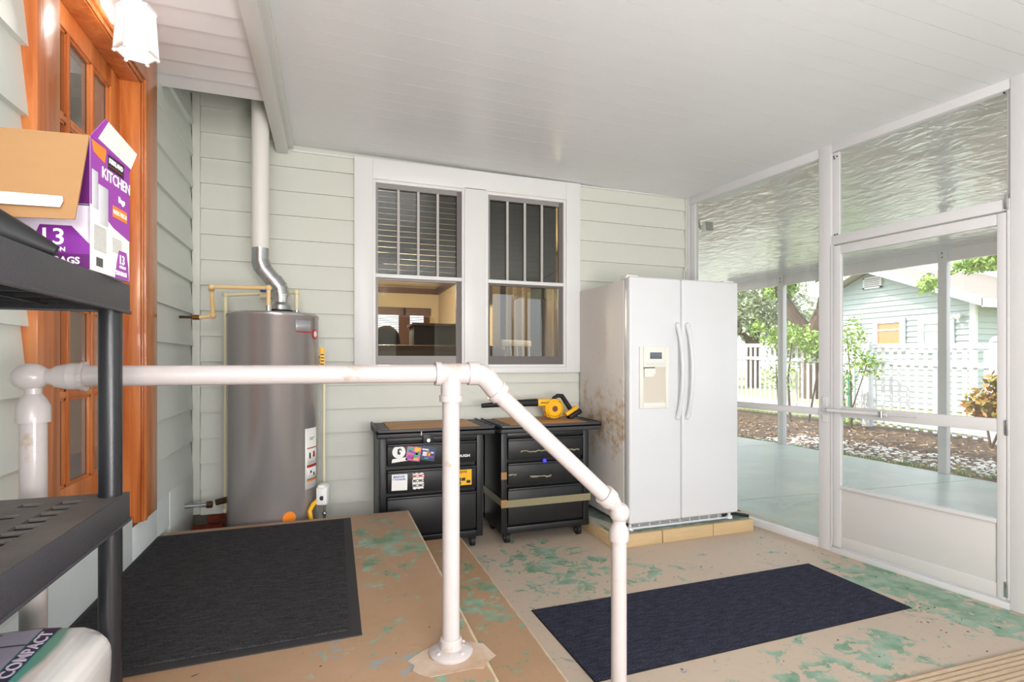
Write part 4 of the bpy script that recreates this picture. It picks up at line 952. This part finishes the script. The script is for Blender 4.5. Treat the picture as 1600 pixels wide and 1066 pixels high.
b.obj('weave', M['jute'], jr)

# ================================================================== TOOL CHESTS
def chest(label, x0, x1, tx0, tx1, y):
    t = thing('tool_chest', label, 'tool chest', ((x0+x1)/2, y, 0), group='black tool chests on casters'); cx = (x0+x1)/2; a, c = x0-cx, x1-cx; ta, tc = tx0-cx, tx1-cx
    b = MB(); b.box(a, a+.045, 0, .44, .08, .775, bev=.006); b.box(c-.045, c, 0, .44, .08, .775, bev=.006); b.box(a+.045, c-.045, .02, .44, .08, .12); b.box(a, c, .40, .44, .08, .775); b.box(a+.045, c-.045, 0, .44, .745, .775, bev=.004); b.box(a+.045, c-.045, .0, .03, .08, .125, bev=.004)
    b.box(a+.04, c-.04, .05, .40, .10, .74)
    b.obj('cabinet', M['black'], t)
    b = MB(); b.box(ta, tc, -.03, .47, .775, .826, bev=.012, seg=3); b.box(ta+.0, tc, -.03, -.015, .80, .832, bev=.004); b.box(ta, ta+.015, -.03, .47, .80, .835, bev=.004); b.box(tc-.015, tc, -.03, .47, .80, .835, bev=.004)
    b.obj('top_tray', M['grey_plastic'], t)
    boxo('wood_top', M['woodtop'], t, (ta+.085, tc-.10, .0, .45, .822, .832), bev=.002)
    for i in range(4): boxo('tray_pocket', M['black'], t, (ta+.02, ta+.078, .01+i*.11, .10+i*.11, .824, .829), bev=.002); boxo('tray_pocket', M['black'], t, (tc-.09, tc-.02, .01+i*.11, .10+i*.11, .824, .829), bev=.002)
    ds = []
    for z0, z1 in ((.59, .735), (.415, .565), (.14, .392)):
        b = MB(); b.box(a+.05, c-.05, -.004, .02, z0, z1, bev=.006); d = b.obj('drawer', M['blackm'], t)
        boxo('pull_lip', M['black'], d, (a+.05, c-.05, -.014, -.002, z1-.016, z1), bev=.004)
        ds.append(d)
    for sx, sy in ((a+.06, .06), (c-.06, .06), (a+.06, .38), (c-.06, .38)):
        w = boxo('caster', M['black'], t, (sx-.022, sx+.022, sy-.02, sy+.02, .05, .085), bev=.004)
        b = MB(); b.cone((sx-.014, sy, .036), (sx+.014, sy, .036), .036, n=20); b.obj('wheel', M['rubber'], w); b = MB(); b.cone((sx-.017, sy, .036), (sx+.017, sy, .036), .010, n=10); b.obj('hub', M['galv'], w)
    return t, ds, a, c
t1, ds1, a1, c1 = chest('black tool chest covered in stickers beside the landing', .30, .99, .28, 1.07, 3.45)
b = MB(); b.box(-.07, -.0, -.034, -.028, .735, .795, bev=.004); o = b.obj('lock_plate', M['blackm'], t1); b = MB(); b.cone((-.035, -.04, .755), (-.035, -.033, .755), .012, n=20); b.obj('lock', M['galv'], o)
boxo('scuff_mark', M['paper'], t1, (-.083, -.078, -.0312, -.030, .79, .815))
Y0 = -.0075
def stq(name, pts, m, off=0, rot=0, cen=(0, 0), par=t1):
    c_, s_ = math.cos(R(rot)), math.sin(R(rot)); b = MB()
    b.prism([(cen[0]+x*c_-z*s_, Y0-off, cen[1]+x*s_+z*c_) for x, z in pts], (0, -.0008, 0)); return b.obj(name, m, par)
def rect(w, h): return [(-w, -h), (w, -h), (w, h), (-w, h)]
circ = [(.042*math.cos(k*.2618), .042*math.sin(k*.2618)) for k in range(24)]
o = stq('round_sticker', circ, M['paper'], 0, 0, (-.222, .685), ds1[0]); stq('sticker_base', [(-.052, -.012), (.052, -.012), (.045, .012), (-.045, .012)], M['paper'], .0, 6, (-.218, .633), o)
stq('sticker_print', [(-.014, -.012), (-.006, -.022), (.006, -.018), (.004, -.006), (.014, .004), (.012, .016), (0, .02), (-.012, .014)], M['dark'], .001, 0, (-.218, .688), o)
stq('sticker_print', [(-.004, -.008), (.006, -.006), (.008, .006), (-.002, .008)], M['paper'], .0018, 0, (-.216, .690), o)
o = stq('square_sticker', rect(.046, .046), mat('pink teal yellow print', '#c76a9a', .4), 0, -9, (-.128, .668), ds1[0]); o['label'] = 'square sticker in pink, teal and yellow'
for (dx, dz, w, h, mm, r0) in ((-.02, .03, .02, .010, 'teal', 20), (.025, .025, .018, .016, 'yellow', -20), (.02, -.008, .022, .012, 'teal', 30), (-.02, -.02, .02, .012, 'magenta', -10), (0, .008, .03, .006, 'magenta', -25), (.01, -.035, .02, .006, 'yellow', -10)):
    stq('sticker_print', rect(w, h), M[mm], .001, r0, (-.128+dx, .668+dz), o)
o = stq('square_sticker', rect(.046, .046), mat('dark blue print', '#2b3f63', .4), 0, -11, (-.030, .664), ds1[0]); o['label'] = 'square dark blue sticker with white and yellow print'
for (dx, dz, w, h, mm) in ((-.02, .028, .022, .005, 'lilac'), (-.025, .0, .014, .014, 'lilac'), (0, 0, .012, .014, 'yellow'), (.02, .005, .014, .005, 'lilac'), (.01, -.022, .022, .005, 'magenta'), (-.015, -.03, .014, .004, 'teal')):
    stq('sticker_print', rect(w, h), M[mm], .001, -11, (-.03+dx, .664+dz), o)
stq('scratch', [(-.002, -.018), (.002, -.018), (.002, .018), (-.002, .018)], M['dark'], .0016, -15, (-.034, .664), o)
text('lettering', 'BLACK', .014, M['paper'], t1, (.13, Y0-.001, .652), (1, 0, 0), (0, 0, 1), bold=.0004, sx=1.1); text('lettering', '+TOUGH', .024, M['paper'], t1, (.13, Y0-.001, .628), (1, 0, 0), (0, 0, 1), bold=.0009, sx=1.2)
o = stq('rectangular_sticker', rect(.050, .052), M['paper'], 0, -1, (-.218, .488), ds1[1]); o['label'] = 'white sticker with blue letters'
text('lettering', 'BREWS', .020, M['blue'], o, (-.258, Y0-.0012, .517), (1, 0, 0), (0, 0, 1), bold=.0006, sx=1.15); text('lettering', 'T WONDER', .014, M['blue'], o, (-.262, Y0-.0012, .502), (1, 0, 0), (0, 0, 1), bold=.0005, sx=1.1)
zig = [(-.034, -.05), (-.02, -.054), (-.008, -.048), (.006, -.054), (.02, -.048), (.034, -.052), (.038, -.02), (.034, 0), (.038, .03), (.034, .05), (.02, .054), (.006, .048), (-.01, .054), (-.024, .048), (-.036, .052), (-.034, .02), (-.038, 0)]
o = stq('word_sticker', zig, M['paper'], 0, 0, (-.098, .488), ds1[1]); o['label'] = 'white cut-out sticker of stacked letters'
for i in range(3):
    text('lettering', 'MOMO', .028, M['red'] if i == 0 else M['dark'], o, (-.132, Y0-.0012, .512-i*.031), (1, 0, 0), (0, 0, 1), bold=.0006, sx=.86)
o = stq('label_sticker', rect(.062, .052), M['yellow'], 0, 0, (.20, .490), ds1[1]); o['label'] = 'orange-yellow sticker with black squares'
text('lettering', 'BREWS', .022, M['rust'], o, (.16, Y0-.0012, .520), (1, 0, 0), (0, 0, 1), bold=.0006)
for dx, dz in ((-.03, -.012), (0, -.012), (.035, -.03), (-.03, -.038)): stq('sticker_print', rect(.013, .010), M['dark'], .001, 0, (.205+dx, .490+dz), o)
for i in range(60):
    pass
t2, ds2, a2, c2 = chest('black tool chest wrapped with tape beside the fridge', 1.113, 1.785, 1.10, 1.873, 3.43)
# tape bands that run around the chest
def tape(name, z0, z1, m, y=-.016, extra=.004, side=True):
    b = MB(); b.box(a2-extra, c2+extra, y-.0012, y, z0, z1)
    if side: b.box(a2-extra, a2-extra+.001, y, .42, z0+.01, z1+.012); b.box(c2+extra-.001, c2+extra, y, .42, z0+.01, z1+.012); return b.obj(name, m, t2)
tape('tape_band', .60, .66, M['tape'], side=False); tape('tape_band', .445, .515, M['tape'], -.0165, side=False); o = tape('tape_band', .265, .315, M['ytape'], -.0165); o['label'] = 'yellowed tape band'
for (x, z, w) in ((-.10, .645, .10), (-.26, .49, .03), (-.05, .465, .08), (.2, .64, .05)):
    b = MB(); n = 9
    pts = [(x-w+2*w*i/n, -.0185-.003*random.random(), z+.010*random.random()) for i in range(n+1)]
    pts += [(p[0], p[1], p[2]-.006-.008*random.random()) for p in reversed(pts)]
    b.prism(pts, (0, .0006, 0)); b.obj('tape_wrinkle', mat('tape wrinkle', '#8d8870', .12), t2)
for z in (.46, .27): boxo('tape_end', M['card'], t2, (a2-.006, a2+.035, -.019, -.0175, z, z+.05), bev=.0002)
b = MB(); b.cone((-.02, -.024, .573), (-.02, -.010, .573), .012, n=16); b.obj('indicator', M['led'], t2)
# blower on the second chest
bl = thing('cordless_blower', 'yellow and black cordless blower on the right tool chest', 'blower', (1.60, 3.66, .832))
b = MB(); b.cone((-.035, 0, .0), (-.035, 0, .0), .0) if False else None
b.cone((0, .03, .082), (0, -.03, .082), .073, n=36); b.cone((0, -.03, .082), (0, -.042, .082), .068, .052, 36); b.obj('housing', M['yellow'], bl)
for a in (45, 135, 225, 315):
    b = MB(); b.cone((.07*math.cos(R(a)), -.03, .082+.07*math.sin(R(a))), (.07*math.cos(R(a)), .03, .082+.07*math.sin(R(a))), .012, n=12); b.obj('screw_boss', M['yellow'], bl)
b = MB(); b.cone((0, -.046, .082), (0, -.041, .082), .014, n=20); b.cone((0, -.044, .082), (0, -.0405, .082), .022, n=20); b.obj('intake', M['rust'], bl)
b = MB(); b.box(-.13, -.03, -.028, .028, .102, .158, bev=.012); b.obj('outlet', M['yellow'], bl)
text('lettering', 'DEWALT', .016, M['dark'], bl, (-.112, -.0295, .124), (1, 0, 0), (0, 0, 1), bold=.0003)
b = MB(); b.cone((-.56, 0, .118), (-.34, 0, .128), .016, .024, 24); b.cone((-.34, 0, .128), (-.13, 0, .130), .024, .029, 24); b.obj('nozzle', M['rubber'], bl)
b = MB(); b.tube([(.0, 0, .155), (.04, 0, .178), (.075, 0, .175), (.10, 0, .14), (.135, 0, .09), (.155, 0, .06)], [.013, .016, .018, .018, .018, .018], 14); b.obj('handle', M['rubber'], bl)
b = MB(); mt = Matrix.Translation((.165, 0, .052)) @ Matrix.Rotation(R(32), 4, 'Y'); b.box(-.06, .05, -.03, .03, -.012, .018, bev=.008, mtx=Matrix.Translation((.155, 0, .06)) @ Matrix.Rotation(R(-30), 4, 'Y')); b.obj('battery_mount', M['yellow'], bl)
b = MB(); b.box(-.06, .055, -.036, .036, -.05, -.012, bev=.01, mtx=Matrix.Translation((.165, 0, .062)) @ Matrix.Rotation(R(-30), 4, 'Y')); b.obj('battery', M['rubber'], bl)

# ================================================================== FRIDGE
fr = thing('refrigerator', 'white side-by-side refrigerator with curved handles', 'refrigerator', (1.945, 3.16, .098))
FH = 1.76; FW = .93
b = MB(); b.box(.0, FW, .055, .74, .035, FH-.012, bev=.006); b.obj('case', M['fside'], fr)
def fdoor(x0, x1):
    b = MB(); b.box(x0, x1, -.022, .05, .048, FH, bev=.016, seg=4); return b.obj('door', M['frid'], fr)
dA = fdoor(.0, .425); dB = fdoor(.431, FW)
for x0 in (.0, FW-.10): boxo('hinge_cover', M['fridgrey'], fr, (x0, x0+.10, .02, .10, FH-.012, FH+.018), bev=.01)
for x in (.388, .470):
    b = MB(); pts = []
    for i in range(17):
        tt = i/16; z = .80+.66*tt-.03; yy = -.028-.058*math.sin(math.pi*tt)**.75; xx = x+.0*(tt)
        pts.append((xx, yy, z))
    b.tube(pts, [.013 if 1 < i < 15 else .017 for i in range(17)], 16)
    b.ball((x, -.03, .775), .019, n=14); b.ball((x, -.03, 1.43), .019, n=14)
    b.obj('handle', M['frid'], dA if x < .43 else dB)
# dispenser
dd = MB(); X0, X1, Z0, Z1 = .075, .315, .845, 1.275
dd.box(X0, X0+.03, -.034, -.018, Z0, Z1, bev=.004); dd.box(X1-.03, X1, -.034, -.018, Z0, Z1, bev=.004); dd.box(X0+.031, X1-.031, -.033, -.018, Z0, Z0+.04, bev=.003); dd.box(X0+.031, X1-.031, -.035, -.018, Z1-.145, Z1, bev=.003)
dd = dd.obj('dispenser', M['fridgrey'], dA)
boxo('dispenser_back', mat('dispenser recess', '#cfc8ba', .5), dd, (X0+.03, X1-.03, -.0245, -.022, Z0+.04, Z1-.145))
boxo('display', mat('grey display', '#5d656e', .2), dd, (X0+.08, X0+.175, -.0385, -.035, Z1-.085, Z1-.04), bev=.001)
for i in range(4): boxo('button', M['frid'], dd, (X0+.055+i*.038, X0+.08+i*.038, -.038, -.035, Z1-.125, Z1-.112), bev=.001)
b = MB(); b.prism([(X0+.035, -.026, 1.125), (X0+.12, -.026, 1.125), (X0+.125, -.026, 1.09), (X0+.10, -.026, 1.065), (X0+.035, -.026, 1.065)], (0, -.012, 0)); b.obj('paddle', M['fridgrey'], dd)
boxo('nozzle', M['dark'], dd, (X0+.035, X0+.12, -.036, -.024, 1.120, 1.132))
# grille
gr = MB(); gr.box(.04, FW-.05, .015, .03, .0, .012, bev=.002); gr = gr.obj('grille', M['frid'], fr)
boxo('grille_back', M['dark'], gr, (.05, FW-.05, .03, .05, .0, .045))
for i in range(4): boxo('grille_bar', M['frid'], gr, (.05, FW-.12, .016, .024, .012+i*.010, .0155+i*.010))
for i in range(9): boxo('grille_rib', M['frid'], gr, (.10+i*.085, .104+i*.085, .014, .026, .0, .046))
for x in (.03, FW-.05): b = MB(); b.cone((x, .02, 0), (x, .02, .02), .026, .022, 18); b.cone((x, .02, .02), (x, .02, .045), .012, n=12); b.obj('foot', M['frid'], fr)
for x in (.12, FW-.12): b = MB(); b.cone((x-.02, .6, .02), (x+.02, .6, .02), .02, n=14); b.obj('rear_roller', M['black'], fr)
# lumber platform
pf = thing('lumber_platform', 'low timber platform of rough boards under the refrigerator', 'platform', (1.81, 3.12, 0))
for x0, x1 in ((.09, .385), (.395, .82), (.826, 1.19)): boxo('plank', M['lumber'], pf, (x0, x1, 0, .09, 0, .088), bev=.003)
boxo('plank', M['lumber'], pf, (0, .088, .02, .78, 0, .088), bev=.003); boxo('plank', M['lumber'], pf, (.09, 1.18, .69, .78, 0, .088), bev=.003); boxo('plank', M['lumber'], pf, (.09, 1.18, .35, .44, 0, .088), bev=.003)
boxo('deck_board', M['slabtop'], pf, (.02, 1.17, .02, .78, .088, .098), bev=.002)
b = MB(); b.prism([(-.02, .30, .092), (.06, .02, .097), (.16, .01, .099), (.12, .2, .1), (.04, .45, .099)], (0, 0, .002)); b.obj('torn_sheet', mat('torn grey sheet', '#a9a698', .7), pf)
hs = thing('black_hose', 'black hose end lying beside the refrigerator foot', 'hose', (2.90, 3.20, .098))
b = MB(); b.tube([(-.10, .10, .012), (.0, .04, .014), (.06, -.03, .012), (.085, -.05, .008)], .011, 12); b.obj('hose', M['rubber'], hs)
b = MB(); b.tube([(.04, .05, .012), (.045, .02, .035), (.06, .01, .03)], .004, 8); b.obj('clip', M['rubber'], hs)
# floodlight on the outside corner
sl2 = thing('security_light', 'twin headed white security light outside screen corner', 'lamp', (3.062, 4.12, 2.52))
b = MB(); b.box(.0, .05, -.06, .03, -.14, -.05, bev=.01); b.obj('base', M['white'], sl2)
for dx, dy, a in ((.16, -.06, 35), (.33, -.02, -8)):
    b = MB(); b.box(-.04, .04, -.03, .05, -.05, .05, bev=.012, mtx=Matrix.Translation((dx, dy, .02)) @ Matrix.Rotation(R(a), 4, 'Z') @ Matrix.Rotation(R(-12), 4, 'X')); h = b.obj('lamp_head', M['white'], sl2)
    b = MB(); b.box(-.036, .036, -.036, -.029, -.044, .044, mtx=Matrix.Translation((dx, dy, .02)) @ Matrix.Rotation(R(a), 4, 'Z') @ Matrix.Rotation(R(-12), 4, 'X')); b.obj('lens', M['mirrorgrey'], h)
    b = MB(); b.cone((.03, 0, -.08), (dx, dy, -.02), .009, n=10); b.obj('arm', M['white'], sl2)
b = MB(); b.box(.02, .05, -.09, -.06, -.13, -.09, bev=.005); b.obj('sensor', M['white'], sl2)
wi = MB(); wi.tube([(0, 0, 0), (-.004, -.004, .18), (.0, -.01, .24), (.03, -.015, .27), (.06, -.012, .27)], .004, 8)
tag(wi.obj('cable', M['trim'], loc=(2.975, 3.90, 1.85)), 'thin white cable running up behind the fridge', 'cable')

# crumbs and paint chips
b = MB()
for i in range(110):
    x = random.choice((random.uniform(.9, 3.0), random.uniform(2.6, 3.2))); y = random.uniform(1.0, 3.0)
    if abs(x-1.9) < .97 and abs(y-2.18) < .36: continue
    a = random.random()*6.3; w = random.uniform(.002, .007); c = Vector((x, y, .002)); d = Vector((math.cos(a), math.sin(a), 0))*w; e = Vector((-d.y, d.x, 0))*.5
    b.prism([c+d, c+e, c-d, c-e], (0, 0, .002))
tag(b.obj('floor_debris', M['bark'], smooth=False), 'scattered crumbs and chips on the porch floor', 'debris', kind='stuff')
